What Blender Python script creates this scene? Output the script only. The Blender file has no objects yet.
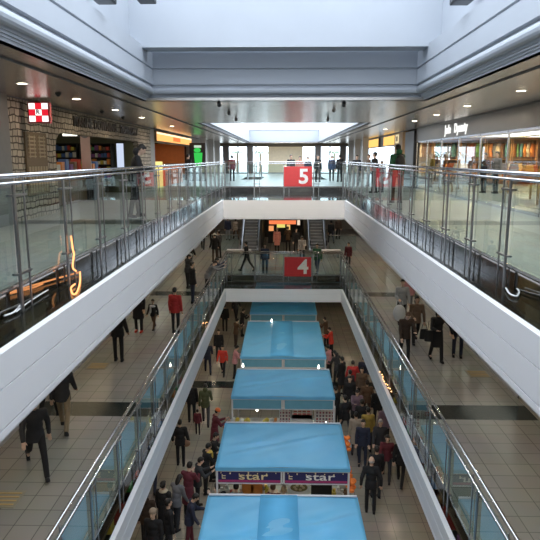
import bpy, bmesh, math, random
from mathutils import Vector, Matrix, Euler
random.seed(7)
PI=math.pi
sc=bpy.context.scene
COL=sc.collection
# ---------------------------------------------------------------- camera
EZ=1.42; FPX=600; P=math.radians(10.57); TH=math.radians(1.314)
cam=bpy.data.cameras.new('camera'); co=bpy.data.objects.new('camera',cam); COL.objects.link(co)
cam.sensor_width=36; cam.lens=40; cam.clip_start=.05; cam.clip_end=500
co.location=(0,0,EZ); co.rotation_euler=(PI/2-P,0,TH); sc.camera=co
CM=co.rotation_euler.to_matrix()
def at(px,py,z=None,X=None,Y=None):
    d=CM@Vector(((px-270)/FPX,-(py-270)/FPX,-1))
    t=(z-EZ)/d.z if z is not None else (X/d.x if X is not None else Y/d.y)
    return Vector((d.x*t,d.y*t,EZ+d.z*t))
Z5,Z4,Z3=0.0,-4.63,-8.9
# ---------------------------------------------------------------- materials
MATS={}
def nodes(name):
    m=bpy.data.materials.new(name); m.use_nodes=True
    nt=m.node_tree; nt.nodes.clear()
    out=nt.nodes.new('ShaderNodeOutputMaterial')
    return m,nt,out
def N(nt,t,**kw):
    n=nt.nodes.new(t)
    for k,v in kw.items():
        if k in n.inputs: n.inputs[k].default_value=v
        else: setattr(n,k,v)
    return n
def pm(name,col,rough=.6,metal=0,nscale=6,var=.12,bump=0,bscale=40,spec=.5,sheen=0):
    if name in MATS: return MATS[name]
    m,nt,out=nodes(name); L=nt.links.new
    b=N(nt,'ShaderNodeBsdfPrincipled',Roughness=rough,Metallic=metal)
    b.inputs['Specular IOR Level'].default_value=spec
    tc=N(nt,'ShaderNodeTexCoord'); n=N(nt,'ShaderNodeTexNoise',Scale=nscale,Detail=3.0)
    L(tc.outputs['Object'],n.inputs['Vector'])
    r=N(nt,'ShaderNodeMix',data_type='RGBA')
    c=list(col)[:3]
    r.inputs[6].default_value=[max(0,x*(1-var)) for x in c]+[1]
    r.inputs[7].default_value=[min(1,x*(1+var)) for x in c]+[1]
    L(n.outputs['Fac'],r.inputs[0]); L(r.outputs[2],b.inputs['Base Color'])
    if bump:
        n2=N(nt,'ShaderNodeTexNoise',Scale=bscale,Detail=4.0); L(tc.outputs['Object'],n2.inputs['Vector'])
        bp=N(nt,'ShaderNodeBump',Strength=bump,Distance=.02); L(n2.outputs['Fac'],bp.inputs['Height']); L(bp.outputs[0],b.inputs['Normal'])
    L(b.outputs[0],out.inputs[0]); MATS[name]=m; return m
def em(name,col,s):
    if name in MATS: return MATS[name]
    m,nt,out=nodes(name); e=N(nt,'ShaderNodeEmission',Strength=s); e.inputs[0].default_value=list(col)+[1]
    nt.links.new(e.outputs[0],out.inputs[0]); MATS[name]=m; return m
def glassm(name,tint,ior=1.5,rough=0.0,boost=0.0):
    if name in MATS: return MATS[name]
    m,nt,out=nodes(name); L=nt.links.new
    t=N(nt,'ShaderNodeBsdfTransparent'); t.inputs[0].default_value=list(tint)+[1]
    g=N(nt,'ShaderNodeBsdfGlossy',Roughness=rough); g.inputs[0].default_value=(.95,.98,1,1)
    f=N(nt,'ShaderNodeFresnel',IOR=ior); a=N(nt,'ShaderNodeMath',operation='ADD'); a.inputs[1].default_value=boost*.5; a.use_clamp=True
    gm=N(nt,'ShaderNodeNewGeometry'); nb=N(nt,'ShaderNodeMath',operation='SUBTRACT'); nb.inputs[0].default_value=1; L(gm.outputs['Backfacing'],nb.inputs[1])
    mu=N(nt,'ShaderNodeMath',operation='MULTIPLY'); L(f.outputs[0],mu.inputs[0]); L(nb.outputs[0],mu.inputs[1]); L(mu.outputs[0],a.inputs[0]); mx=N(nt,'ShaderNodeMixShader'); L(a.outputs[0],mx.inputs[0]); L(t.outputs[0],mx.inputs[1]); L(g.outputs[0],mx.inputs[2])
    L(mx.outputs[0],out.inputs[0]); MATS[name]=m; return m
def tilem(name,c1,c2,mortar,size,rough,bands=(),band_col=(.02,.03,.03),bw=.42):
    m,nt,out=nodes(name); L=nt.links.new
    b=N(nt,'ShaderNodeBsdfPrincipled',Roughness=rough)
    g=N(nt,'ShaderNodeNewGeometry')
    br=N(nt,'ShaderNodeTexBrick',Scale=1.0,offset=0.0,squash=1.0)
    br.inputs['Color1'].default_value=list(c1)+[1]; br.inputs['Color2'].default_value=list(c2)+[1]; br.inputs['Mortar'].default_value=list(mortar)+[1]
    br.inputs['Mortar Size'].default_value=.008; br.inputs['Brick Width'].default_value=size; br.inputs['Row Height'].default_value=size; br.inputs['Bias'].default_value=0
    L(g.outputs['Position'],br.inputs['Vector'])
    no=N(nt,'ShaderNodeTexNoise',Scale=.8,Detail=4.0); L(g.outputs['Position'],no.inputs['Vector'])
    mm=N(nt,'ShaderNodeMix',data_type='RGBA',blend_type='MULTIPLY'); mm.inputs[0].default_value=.25
    L(br.outputs['Color'],mm.inputs[6]); L(no.outputs['Color'],mm.inputs[7])
    last=mm.outputs[2]
    sx=N(nt,'ShaderNodeSeparateXYZ'); L(g.outputs['Position'],sx.inputs[0])
    for yc in bands:
        s=N(nt,'ShaderNodeMath',operation='SUBTRACT'); s.inputs[1].default_value=yc; L(sx.outputs[1],s.inputs[0])
        a=N(nt,'ShaderNodeMath',operation='ABSOLUTE'); L(s.outputs[0],a.inputs[0])
        lt=N(nt,'ShaderNodeMath',operation='LESS_THAN'); lt.inputs[1].default_value=bw; L(a.outputs[0],lt.inputs[0])
        x=N(nt,'ShaderNodeMix',data_type='RGBA'); x.inputs[7].default_value=list(band_col)+[1]
        L(lt.outputs[0],x.inputs[0]); L(last,x.inputs[6]); last=x.outputs[2]
    L(last,b.inputs['Base Color'])
    rn=N(nt,'ShaderNodeMapRange'); rn.inputs['To Min'].default_value=rough*.8; rn.inputs['To Max'].default_value=rough*1.3
    L(no.outputs['Fac'],rn.inputs[0]); L(rn.outputs[0],b.inputs['Roughness'])
    L(b.outputs[0],out.inputs[0]); MATS[name]=m; return m
def stonem():
    m,nt,out=nodes('ashlar stone'); L=nt.links.new
    b=N(nt,'ShaderNodeBsdfPrincipled',Roughness=.85)
    g=N(nt,'ShaderNodeNewGeometry'); sx=N(nt,'ShaderNodeSeparateXYZ'); L(g.outputs['Position'],sx.inputs[0])
    ad=N(nt,'ShaderNodeMath',operation='ADD'); L(sx.outputs[0],ad.inputs[0]); L(sx.outputs[1],ad.inputs[1])
    cb=N(nt,'ShaderNodeCombineXYZ'); L(ad.outputs[0],cb.inputs[0]); L(sx.outputs[2],cb.inputs[1])
    no=N(nt,'ShaderNodeTexNoise',Scale=3.0,Detail=1.0); L(cb.outputs[0],no.inputs['Vector'])
    mx=N(nt,'ShaderNodeVectorMath',operation='MULTIPLY_ADD'); mx.inputs[1].default_value=(.16,.10,0); L(no.outputs['Color'],mx.inputs[0]); L(cb.outputs[0],mx.inputs[2])
    br=N(nt,'ShaderNodeTexBrick',Scale=1.0,offset=.37,squash=.62,squash_frequency=3,offset_frequency=2)
    br.inputs['Color1'].default_value=(.50,.43,.34,1); br.inputs['Color2'].default_value=(.34,.295,.235,1); br.inputs['Mortar'].default_value=(.07,.055,.04,1)
    br.inputs['Mortar Size'].default_value=.018; br.inputs['Mortar Smooth'].default_value=.3; br.inputs['Brick Width'].default_value=.26; br.inputs['Row Height'].default_value=.15
    L(mx.outputs[0],br.inputs['Vector']); L(br.outputs['Color'],b.inputs['Base Color'])
    bp=N(nt,'ShaderNodeBump',Strength=.8,Distance=.02,invert=True); L(br.outputs['Fac'],bp.inputs['Height']); L(bp.outputs[0],b.inputs['Normal'])
    L(b.outputs[0],out.inputs[0]); return m
def stripm(name,col,pitch,rough,metal):
    m,nt,out=nodes(name); L=nt.links.new
    b=N(nt,'ShaderNodeBsdfPrincipled',Roughness=rough,Metallic=metal)
    g=N(nt,'ShaderNodeNewGeometry'); w=N(nt,'ShaderNodeTexWave',wave_type='BANDS',bands_direction='Y',wave_profile='SIN',Scale=1/pitch/3.18); w.inputs['Distortion'].default_value=0
    L(g.outputs['Position'],w.inputs['Vector'])
    pw=N(nt,'ShaderNodeMath',operation='POWER'); pw.inputs[1].default_value=8; L(w.outputs['Fac'],pw.inputs[0])
    mx=N(nt,'ShaderNodeMix',data_type='RGBA'); mx.inputs[6].default_value=list(col)+[1]; mx.inputs[7].default_value=[c*.45 for c in col]+[1]
    L(pw.outputs[0],mx.inputs[0]); L(mx.outputs[2],b.inputs['Base Color'])
    bp=N(nt,'ShaderNodeBump',Strength=.35,Distance=.01); L(w.outputs['Fac'],bp.inputs['Height']); L(bp.outputs[0],b.inputs['Normal'])
    L(b.outputs[0],out.inputs[0]); return m
def cardm(name,bg,c1,c2,sx_,sy_):
    m,nt,out=nodes(name); L=nt.links.new
    b=N(nt,'ShaderNodeBsdfPrincipled',Roughness=.6); tc=N(nt,'ShaderNodeTexCoord')
    s=N(nt,'ShaderNodeSeparateXYZ'); L(tc.outputs['Object'],s.inputs[0]); cb=N(nt,'ShaderNodeCombineXYZ'); L(s.outputs[0],cb.inputs[0]); L(s.outputs[2],cb.inputs[1])
    br=N(nt,'ShaderNodeTexBrick',Scale=1.0,offset=0.0); br.inputs['Color1'].default_value=list(c1)+[1]; br.inputs['Color2'].default_value=list(c2)+[1]; br.inputs['Mortar'].default_value=list(bg)+[1]
    br.inputs['Mortar Size'].default_value=min(sx_,sy_)*.2; br.inputs['Brick Width'].default_value=sx_; br.inputs['Row Height'].default_value=sy_
    L(cb.outputs[0],br.inputs['Vector']); L(br.outputs['Color'],b.inputs['Base Color']); L(b.outputs[0],out.inputs[0]); return m
WHITE=pm('white painted bulkhead',(.455,.485,.53),.5,0,1.5,.04)  # same white as the beams, darkened in colour to offset the strong daylight
BEAMW=pm('white beam panel',(.76,.75,.76),.45,0,1.2,.04)  # the bulkhead white made lighter, brightness put into the colour
GROOVE=pm('dark groove',(.12,.12,.13),.7)
STEEL=pm('brushed steel',(.60,.60,.61),.24,1,20,.08)
DSTEEL=pm('dark steel',(.30,.30,.31),.35,1,20,.1)
GLASS=glassm('railing glass',(.84,.92,.91),1.55,0,.02)
SHOPGLASS=glassm('shop glass',(.95,.97,.97),1.5)
LEDGE=glassm('dark ledge glass',(.42,.47,.44),1.30,.08,0.01)
MIRROR=pm('polished dark edge panel',(.30,.28,.26),.05,1,4,.1)
FLOOR4=tilem('level four floor tiles',(.38,.37,.34),(.34,.33,.31),(.16,.16,.15),.45,.16,(13.75,26.5))
FLOOR3=tilem('ground floor tiles',(.38,.34,.28),(.33,.30,.25),(.18,.16,.14),.45,.22,(13.0,26.3))
FLOOR5=tilem('level five floor tiles',(.38,.38,.36),(.35,.35,.33),(.18,.18,.17),.45,.30,(13.4,26.5))
STONE=stonem()
CEIL=stripm('metal strip ceiling',(.68,.63,.57),.12,.24,.85)
CEILD=pm('plain ceiling',(.45,.43,.40),.6)
GREYM=pm('grey metal fascia',(.20,.19,.18),.35,.6,3,.08)
WALL=pm('plain wall',(.42,.39,.35),.7)
DARK=pm('dark interior',(.03,.028,.026),.6)
BLACK=pm('black plastic',(.015,.015,.016),.4)
BROWN=pm('carved brown panel',(.16,.105,.05),.6,0,30,.2,.3)
BROWNL=pm('raised brown letters',(.38,.30,.19),.6)
TEXTD=pm('dark letters',(.06,.045,.035),.6)
WOOD=pm('warm wood shelf',(.42,.24,.10),.5,0,5,.2)
CREAM=pm('cream wall',(.80,.66,.45),.6)
TAN=pm('tan pier',(.50,.33,.18),.5)
BLUE=pm('blue tarpaulin',(.13,.47,.76),.42,0,1.6,.10,.5,2.2)
TFRAME=pm('pale tent frame',(.60,.60,.62),.4)
# ---------------------------------------------------------------- mesh helpers
class MB:
    def __init__(s): s.v=[]; s.f=[]
    def quad(s,*p):
        n=len(s.v); s.v+= [tuple(q) for q in p]; s.f.append(tuple(range(n,n+len(p)))); return s
    def box(s,x0,x1,y0,y1,z0,z1,M=None):
        n=len(s.v)
        c=[(x0,y0,z0),(x1,y0,z0),(x1,y1,z0),(x0,y1,z0),(x0,y0,z1),(x1,y0,z1),(x1,y1,z1),(x0,y1,z1)]
        if M is not None: c=[tuple(M@Vector(p)) for p in c]
        s.v+=c
        for f in ((0,3,2,1),(4,5,6,7),(0,1,5,4),(1,2,6,5),(2,3,7,6),(3,0,4,7)): s.f.append(tuple(n+i for i in f))
        return s
    def cyl(s,p0,p1,r0,r1=None,seg=12,caps=True):
        r1=r0 if r1 is None else r1
        p0=Vector(p0);p1=Vector(p1); d=(p1-p0).normalized()
        a=d.orthogonal().normalized(); b=d.cross(a); n=len(s.v)
        for p,r in ((p0,r0),(p1,r1)):
            for i in range(seg):
                t=2*PI*i/seg; s.v.append(tuple(p+a*r*math.cos(t)+b*r*math.sin(t)))
        for i in range(seg):
            j=(i+1)%seg; s.f.append((n+i,n+j,n+seg+j,n+seg+i))
        if caps: s.f.append(tuple(n+seg-1-i for i in range(seg))); s.f.append(tuple(n+seg+i for i in range(seg)))
        return s
    def ell(s,c,r,seg=14,rings=9,M=None):
        n=len(s.v); c=Vector(c)
        def put(q):
            q=Vector((q[0]*r[0],q[1]*r[1],q[2]*r[2]))
            if M is not None: q=M@q
            s.v.append(tuple(c+q))
        put((0,0,-1))
        for k in range(1,rings):
            t=-PI/2+PI*k/rings
            for i in range(seg):
                a=2*PI*i/seg; put((math.cos(t)*math.cos(a),math.cos(t)*math.sin(a),math.sin(t)))
        put((0,0,1)); top=len(s.v)-1
        for i in range(seg):
            j=(i+1)%seg
            s.f.append((n,n+1+j,n+1+i)); s.f.append((top,top-seg+i,top-seg+j))
            for k in range(rings-2):
                q=n+1+k*seg; s.f.append((q+i,q+j,q+seg+j,q+seg+i))
        return s
    def cap(s,p0,p1,r0,r1=None):
        r1=r0 if r1 is None else r1
        s.cyl(p0,p1,r0,r1,14); s.ell(p0,(r0,)*3); s.ell(p1,(r1,)*3); return s
    def fr(s,p0,ra,p1,rb,seg=18):      # elliptical frustum, vertical
        n=len(s.v)
        for p,r in ((p0,ra),(p1,rb)):
            for i in range(seg):
                t=2*PI*i/seg; s.v.append((p[0]+r[0]*math.cos(t),p[1]+r[1]*math.sin(t),p[2]))
        for i in range(seg):
            j=(i+1)%seg; s.f.append((n+i,n+seg+i,n+seg+j,n+j))
        s.f.append(tuple(n+i for i in range(seg))); s.f.append(tuple(n+2*seg-1-i for i in range(seg)))
        return s
    def tube(s,pts,r,seg=8):
        pts=[Vector(p) for p in pts]; n=len(s.v); K=len(pts); prev=None
        for k,p in enumerate(pts):
            d=(pts[min(k+1,K-1)]-pts[max(k-1,0)]).normalized()
            a=d.orthogonal().normalized() if prev is None else (prev-d*prev.dot(d)).normalized()
            prev=a; b=d.cross(a)
            for i in range(seg):
                t=2*PI*i/seg; s.v.append(tuple(p+a*r*math.cos(t)+b*r*math.sin(t)))
        for k in range(K-1):
            for i in range(seg):
                j=(i+1)%seg; q=n+k*seg; s.f.append((q+i,q+j,q+seg+j,q+seg+i))
        s.f.append(tuple(n+seg-1-i for i in range(seg))); s.f.append(tuple(n+(K-1)*seg+i for i in range(seg)))
        return s
    def mesh(s,name):
        me=bpy.data.meshes.new(name); me.from_pydata(s.v,[],s.f); me.update(); return me
    def build(s,name,mat=None,parent=None,smooth=False,bevel=0,fix=False):
        me=s.mesh(name)
        if fix or bevel:
            bm=bmesh.new(); bm.from_mesh(me); bmesh.ops.recalc_face_normals(bm,faces=bm.faces)
            bm.to_mesh(me); bm.free()
        if smooth: me.polygons.foreach_set('use_smooth',[True]*len(me.polygons))
        return link(name,me,mat,parent,bevel)
def link(name,me,mat,parent=None,bevel=0):
    o=bpy.data.objects.new(name,me); COL.objects.link(o)
    if mat and not me.materials: me.materials.append(mat)
    if parent is not None: o.parent=parent
    if bevel:
        b=o.modifiers.new('bevel','BEVEL'); b.width=bevel; b.segments=2; b.limit_method='ANGLE'
    return o
def tag(o,label,cat,group=None,kind=None):
    o['label']=label; o['category']=cat
    if group: o['group']=group
    if kind: o['kind']=kind
    return o
def thing(name,label,cat,loc=(0,0,0),rz=0,group=None):
    o=bpy.data.objects.new(name,None); COL.objects.link(o); o.location=loc; o.rotation_euler=(0,0,rz); o.empty_display_size=.1
    return tag(o,label,cat,group)
def struct(o,label=None):
    o['kind']='structure'
    if label: o['label']=label
    return o
def copy_tree(o,parent=None):
    c=o.copy(); COL.objects.link(c); c.parent=parent
    for ch in list(o.children): copy_tree(ch,c)
    return c
def sweep(name,prof,hx,y0,y1,mat,closed=False):
    """prof: (outward offset, z) swept round the rectangle |x|=hx, y0..y1 with mitred corners"""
    m=MB(); K=len(prof)
    for off,z in prof:
        m.v+=[(-hx-off,y0-off,z),(-hx-off,y1+off,z),(hx+off,y1+off,z),(hx+off,y0-off,z)]
    for k in range(K if closed else K-1):
        a=k*4; b=((k+1)%K)*4
        for i in range(4):
            j=(i+1)%4; m.f.append((a+i,a+j,b+j,b+i))
    return m.build(name,mat,fix=True)
def text(name,body,size,mat,parent,loc,rot,extr=.01,align='CENTER',bold=0,sx=1):
    c=bpy.data.curves.new(name,'FONT'); c.body=body; c.size=size; c.extrude=extr; c.align_x=align; c.align_y='CENTER'; c.offset=bold; c.resolution_u=3
    o=bpy.data.objects.new(name,c); COL.objects.link(o); c.materials.append(mat); o.parent=parent
    dg=bpy.context.evaluated_depsgraph_get(); me=bpy.data.meshes.new_from_object(o.evaluated_get(dg)); bpy.data.objects.remove(o)
    o=bpy.data.objects.new(name,me); COL.objects.link(o); o.parent=parent; o.location=loc; o.rotation_euler=rot; o.scale=(sx,1,1)
    return o
ORD=['first','second','third','fourth','fifth','sixth','seventh','eighth','ninth','tenth','eleventh','twelfth','thirteenth','fourteenth','fifteenth','sixteenth','seventeenth','eighteenth']
# ---------------------------------------------------------------- slabs, walls, ceilings
YN=-3.0; YR5=30.7; YR4=31.0; YE=56.5
EX=3.06
def slab_ring(name,z,mat,hx,yn,yf,X,yend,th=.05,holes=()):
    m=MB()
    m.box(-X,-hx,YN,yend,z-th,z); m.box(hx,X,YN,yend,z-th,z); m.box(-hx,hx,YN,yn,z-th,z)
    if not holes: m.box(-hx,hx,yf,yend,z-th,z)
    else:
        (h0,h1)=holes
        m.box(-hx,hx,yf,h0,z-th,z); m.box(-hx,hx,h1,yend,z-th,z); m.box(-1.5,1.5,h0,h1,z-th,z)
        m.box(-hx,-2.9,h0,h1,z-th,z); m.box(2.9,hx,h0,h1,z-th,z)
    return struct(m.build(name,mat))
slab_ring('floor',Z5,FLOOR5,EX,-.4,YR5+.06,15,YE+14,holes=(40.5,46.5))
slab_ring('floor',Z4,FLOOR4,EX,-.4,YR4+.06,15,52)
struct(MB().box(-15,15,YN,52,Z3-.05,Z3).build('floor',FLOOR3))
for zt,yf in ((Z5,YR5),(Z4,YR4)):
    struct(sweep('trim_%d'%(1 if zt==Z5 else 2),[(.055,zt-.052),(.055,zt-.37),(.07,zt-.37),(.07,zt-.052)],3.0,-.35,yf,MIRROR,True))
# white fascia beams with ledges
def beam(n,hx,yf,zt,zb):
    h=zt-zb
    prof=[(.10,zt-.02),(.02,zt-.01),(0,zt-.01),(0,zt-h*.40),(.02,zt-h*.40),(.02,zt-h*.42),(0,zt-h*.42),(0,zt-h*.85),(.025,zt-h*.85),(.025,zt-h*.875),(.0,zt-h*.875),(.0,zt-h*.96),(.02,zt-h*.96),(.02,zb),(.10,zb)]
    o=struct(sweep('beam_%d'%n,prof,hx,-.1,yf,BEAMW,True),'white fascia beam round the void below level %d railing'%n)
beam(5,2.5,24.84,-.28,-1.08)
beam(4,2.83,28.86,-4.915,-5.58)
def ledge(name,hx,yb,yf,z,mat):
    m=MB(); a=hx+.10; b=3.05
    m.box(-b,-a,-.3,yf,z-.03,z-.015); m.box(a,b,-.3,yf,z-.03,z-.015); m.box(-a,a,yb+.1,yf,z-.03,z-.015)
    return struct(m.build(name,mat))
ledge('ledge_5',2.5,24.84,YR5,-.28,LEDGE)
ledge('ledge_4',2.83,28.86,YR4,-4.915,glassm('clear ledge glass',(.75,.82,.80),1.2,.03,0))
# ceilings
YS=14.48; Y2a,Y2b=23.8,55.1
m=MB(); zc=2.75
for s in (-1,1):
    m.box(*sorted((s*3.25,s*6.35)),YN,YE,zc,zc+.06)
m.box(-3.25,3.25,YS+.05,Y2a,zc,zc+.06); m.box(-3.25,3.25,Y2b,YE,zc,zc+.06)
struct(m.build('ceiling',CEIL))
# recess line in the walkway ceilings
m=MB()
for s in (-1,1): m.box(*sorted((s*3.72,s*3.80)),YN,YE,zc-.015,zc+.001); m.box(*sorted((s*5.95,s*6.02)),YN,YE,zc-.02,zc+.001)
struct(m.build('trim_3',GROOVE))
m=MB()
for s in (-1,1): m.box(*sorted((s*6.3,s*15)),YN,YE,3.0,3.08)
struct(m.build('ceiling',pm('shop ceiling',(.7,.68,.62),.5)))
for z,yf,X in ((-.42,YR5,15),(-5.05,YR4,15)):
    m=MB()
    for s in (-1,1): m.box(*sorted((s*3.1,s*X)),YN,52,z,z+.05)
    if z>-2:
        m.box(-3.1,3.1,yf+.1,40.5,z,z+.05); m.box(-1.5,1.5,40.5,46.5,z,z+.05); m.box(-3.1,3.1,46.5,52,z,z+.05)
    else: m.box(-3.1,3.1,yf+.1,52,z,z+.05)
    struct(m.build('ceiling',CEILD))
# outer shell
struct(MB().box(-15.1,-15,YN,YE,Z3,3.0).build('wall_left',WALL))
struct(MB().box(15,15.1,YN,YE,Z3,3.0).build('wall_right',WALL))
struct(MB().box(-15,15,YN-.1,YN,Z3,5.6).build('wall_back',WALL))
struct(MB().box(-15,15,52,52.1,Z3,-.06).build('wall_front',WALL))
# light well above the void
prof=[(.30,zc),(.19,zc),(.18,2.79),(.16,2.79),(.155,2.82),(.13,2.82),(.125,2.85),(.10,2.855),(.09,2.89),
      (.05,2.885),(.015,2.90),(-.01,2.93),(-.02,2.97),(-.01,3.01),(.015,3.04),(.05,3.06),(.05,3.09),(-.01,3.10),(-.01,3.42),(.03,3.43),(.03,3.455),(-.01,3.465),(-.01,3.80),(.24,3.80),(.24,5.6)]
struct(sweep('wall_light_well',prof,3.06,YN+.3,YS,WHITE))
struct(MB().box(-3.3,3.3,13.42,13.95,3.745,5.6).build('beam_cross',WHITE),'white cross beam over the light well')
m=MB()
for y in range(-2,15,2): m.box(-3.3,3.3,y-.04,y+.04,5.6,5.72)
for x in (-1.1,1.1): m.box(x-.04,x+.04,YN,YS+.2,5.6,5.72)
struct(m.build('window_1',DSTEEL),'steel bars of the roof light')
prof2=[(.30,zc),(.16,zc),(.16,2.84),(.0,2.84),(.0,3.25),(.05,3.25),(.05,3.9)]
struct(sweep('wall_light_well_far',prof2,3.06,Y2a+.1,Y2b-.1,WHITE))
m=MB()
for y in range(25,56,3): m.box(-3.1,3.1,y-.04,y+.04,3.9,3.98)
struct(m.build('window_2',TFRAME))
# roofs of walkways so that daylight only enters through the wells
m=MB()
for s in (-1,1): m.box(*sorted((s*3.45,s*15)),YN,YE,3.3,3.36)
m.box(-3.45,3.45,YS+.35,Y2a-.3,3.3,3.36)
struct(m.build('roof',CEILD))
# ---------------------------------------------------------------- railings
def railing(label,axis,fix,a,b,z,sgn):
    """axis 'Y': runs along y at x=fix ; sgn: direction towards the walkway"""
    t=thing('glass_railing',label,'railing',(0,0,0),0,'glass railings round the void')
    def T(u,w,zz): return (fix+sgn*w,u,zz) if axis=='Y' else (u,fix+sgn*w,zz)
    def B(m,u0,u1,w0,w1,z0,z1):
        p=T(u0,w0,z0); q=T(u1,w1,z1); m.box(min(p[0],q[0]),max(p[0],q[0]),min(p[1],q[1]),max(p[1],q[1]),z0,z1)
    MB().cyl(T(a,0.02,z+1.225),T(b,.02,z+1.225),.027,seg=14).build('handrail',STEEL,t,smooth=True)
    MB().cyl(T(a,-.06,z+1.15),T(b,-.06,z+1.15),.019,seg=12).build('lower_rail',STEEL,t,smooth=True)
    m=MB(); B(m,a,b,.03,.05,z-.02,z+.015); m.build('base_channel',STEEL,t)
    n=int(round((b-a)/1.5)); st=(b-a)/n
    post=clamp=None
    for i in range(n+1):
        u=a+i*st
        if i==0:
            m=MB(); B(m,a-.03,a+.03,-.035,-.015,z-.33,z+1.16); B(m,a+.25,a+.275,-.03,-.015,z-.33,z+1.215)
            p=m.build('post',DSTEEL,t)
            m=MB(); B(m,a-.07,a+.30,-.045,.03,z+1.0,z+1.025); c1=m.build('clamp',DSTEEL,p)
            m=MB(); B(m,a-.07,a+.30,-.045,.03,z+.12,z+.145); c2=m.build('clamp',DSTEEL,p)
            post=p
        else:
            p=copy_tree(post,t); p.location=(0,i*st,0) if axis=='Y' else (i*st,0,0)
        if i<n:
            if i==0:
                m=MB(); B(m,a+.03,a+st-.02,.0,.012,z+.02,z+1.10); g0=m.build('glass_panel',GLASS,t)
            else:
                g=g0.copy(); COL.objects.link(g); g.parent=t; g.location=(0,i*st,0) if axis=='Y' else (i*st,0,0)
    return t
railing('glass railing along the left walkway on the upper level, steel double handrail','Y',-3.0,-.95,YR5,Z5,-1)
railing('glass railing along the right walkway on the upper level, white cable at foot','Y',3.0,-1.07,YR5,Z5,1)
railing('glass railing across the far end holding the red 5 sign','X',YR5,-3.0,3.0,Z5,1)
railing('lower glass railing along the left walkway beside people leaning over it','Y',-3.0,-.6,YR4,Z4,-1)
railing('lower glass railing along the right walkway above the crowd','Y',3.0,-.6,YR4,Z4,1)
railing('lower glass railing across the far end holding the red 4 sign','X',YR4,-3.0,3.0,Z4,1)
# level signs
RED=pm('red sign panel',(.62,.03,.035),.4); OFFW=pm('off white numeral',(.85,.82,.78),.5)
def lsign(num,x0,x1,y0,y1,Y):
    a=at(x0,y0,Y=Y-.07); b=at(x1,y1,Y=Y-.07); w=b.x-a.x; h=a.z-b.z
    t=thing('level_sign','red level sign with white number %s on the %s far railing'%(num,'upper' if num=='5' else 'lower'),'sign',(a.x,Y-.07,b.z))
    MB().box(0,w,-.02,.02,0,h).build('sign_panel',RED,t,bevel=.01)
    text('numeral',num,h*1.02,OFFW,t,(w*.70,-.03,h*.47),(PI/2,0,0),.006,bold=.028,sx=1.05)
    for x in (.1,w-.1): MB().box(x-.015,x+.015,.0,.05,h-.08,h+.03).build('hook',STEEL,t)
lsign('5',284,312,166.5,186.5,YR5); lsign('4',284.5,311,257,276.5,YR4)
# ---------------------------------------------------------------- cables and lit cord on ledges
def cable(name,label,pts,r,mat,cat='cable',group=None):
    pts=[Vector(p) for p in pts]; out=[]
    for k in range(len(pts)-1):
        p0,p1,p2,p3=pts[max(k-1,0)],pts[k],pts[k+1],pts[min(k+2,len(pts)-1)]
        for i in range(6):
            t=i/6; out.append(.5*((2*p1)+(p2-p0)*t+(2*p0-5*p1+4*p2-p3)*t*t+(3*p1-p0-3*p2+p3)*t**3))
    out.append(pts[-1]); return tag(MB().tube(out,r).build(name,mat,smooth=True),label,cat,group)
CAB=pm('white cable',(.7,.7,.68),.5); zl=-.275
L=lambda *q:[at(x,y,z=zl+.012) for x,y in q]
cable('power_cable','pale cable snaking over the dark ledge under the left railing',L((4,316),(14,312),(22,303),(32,291),(42,289),(50,287)),.012,CAB)
cable('power_cable','second pale cable on the left ledge beside the posts',L((16,312),(26,304),(38,296),(48,290)),.009,CAB)
cable('power_cable','white looped cable on the dark ledge under the right railing',L((506,288),(510,294),(517,296),(519,291),(515,286),(524,289),(533,294),(540,300)),.012,CAB)
NEON=em('orange neon',(1,.42,.16),2.2)
def wallp(q,X): return [at(x,y,X=X) for x,y in q]
cable('neon_cord','bright orange glowing cord hanging on the left glass railing',wallp(((71,236),(72,243),(73,250)),-2.93)+wallp(((74,254),(73,262),(73,268),(76,271)),-2.9),.013,NEON,'light')
cable('neon_cord','orange glowing cord looped on the ledge below the left railing',L((80,272),(80,282),(77,292),(73,294),(71,288),(75,284)),.012,NEON,'light')
FAIRY=em('warm fairy bulbs',(1,.5,.2),6)
def fairy(label,q,z,grp='strings of fairy lights'):
    t=thing('fairy_lights',label,'lights',at(q[0][0],q[0][1],z=z),0,grp); o=t.location
    pts=[at(x,y,z=z+.02)-o for x,y in q]; MB().tube(pts,.006,6).build('cord',BLACK,t)
    b0=None
    for k in range(len(pts)-1):
        for j in range(3):
            p=pts[k].lerp(pts[k+1],j/3)+Vector((random.uniform(-.04,.04),random.uniform(-.06,.06),.02))
            if b0 is None: b0=MB().ell((0,0,0),(.016,.016,.016),8,5).build('bulb',FAIRY,t); b=b0
            else: b=b0.copy(); COL.objects.link(b); b.parent=t
            b.location=p
fairy('orange fairy lights on the ledge under the lower right railing',[(380,372),(384,380),(388,386),(391,392),(400,393)],-4.9)
fairy('orange fairy lights on the ledge under the lower left railing',[(198,322),(201,320),(205,324),(208,322)],-4.9)
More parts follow.
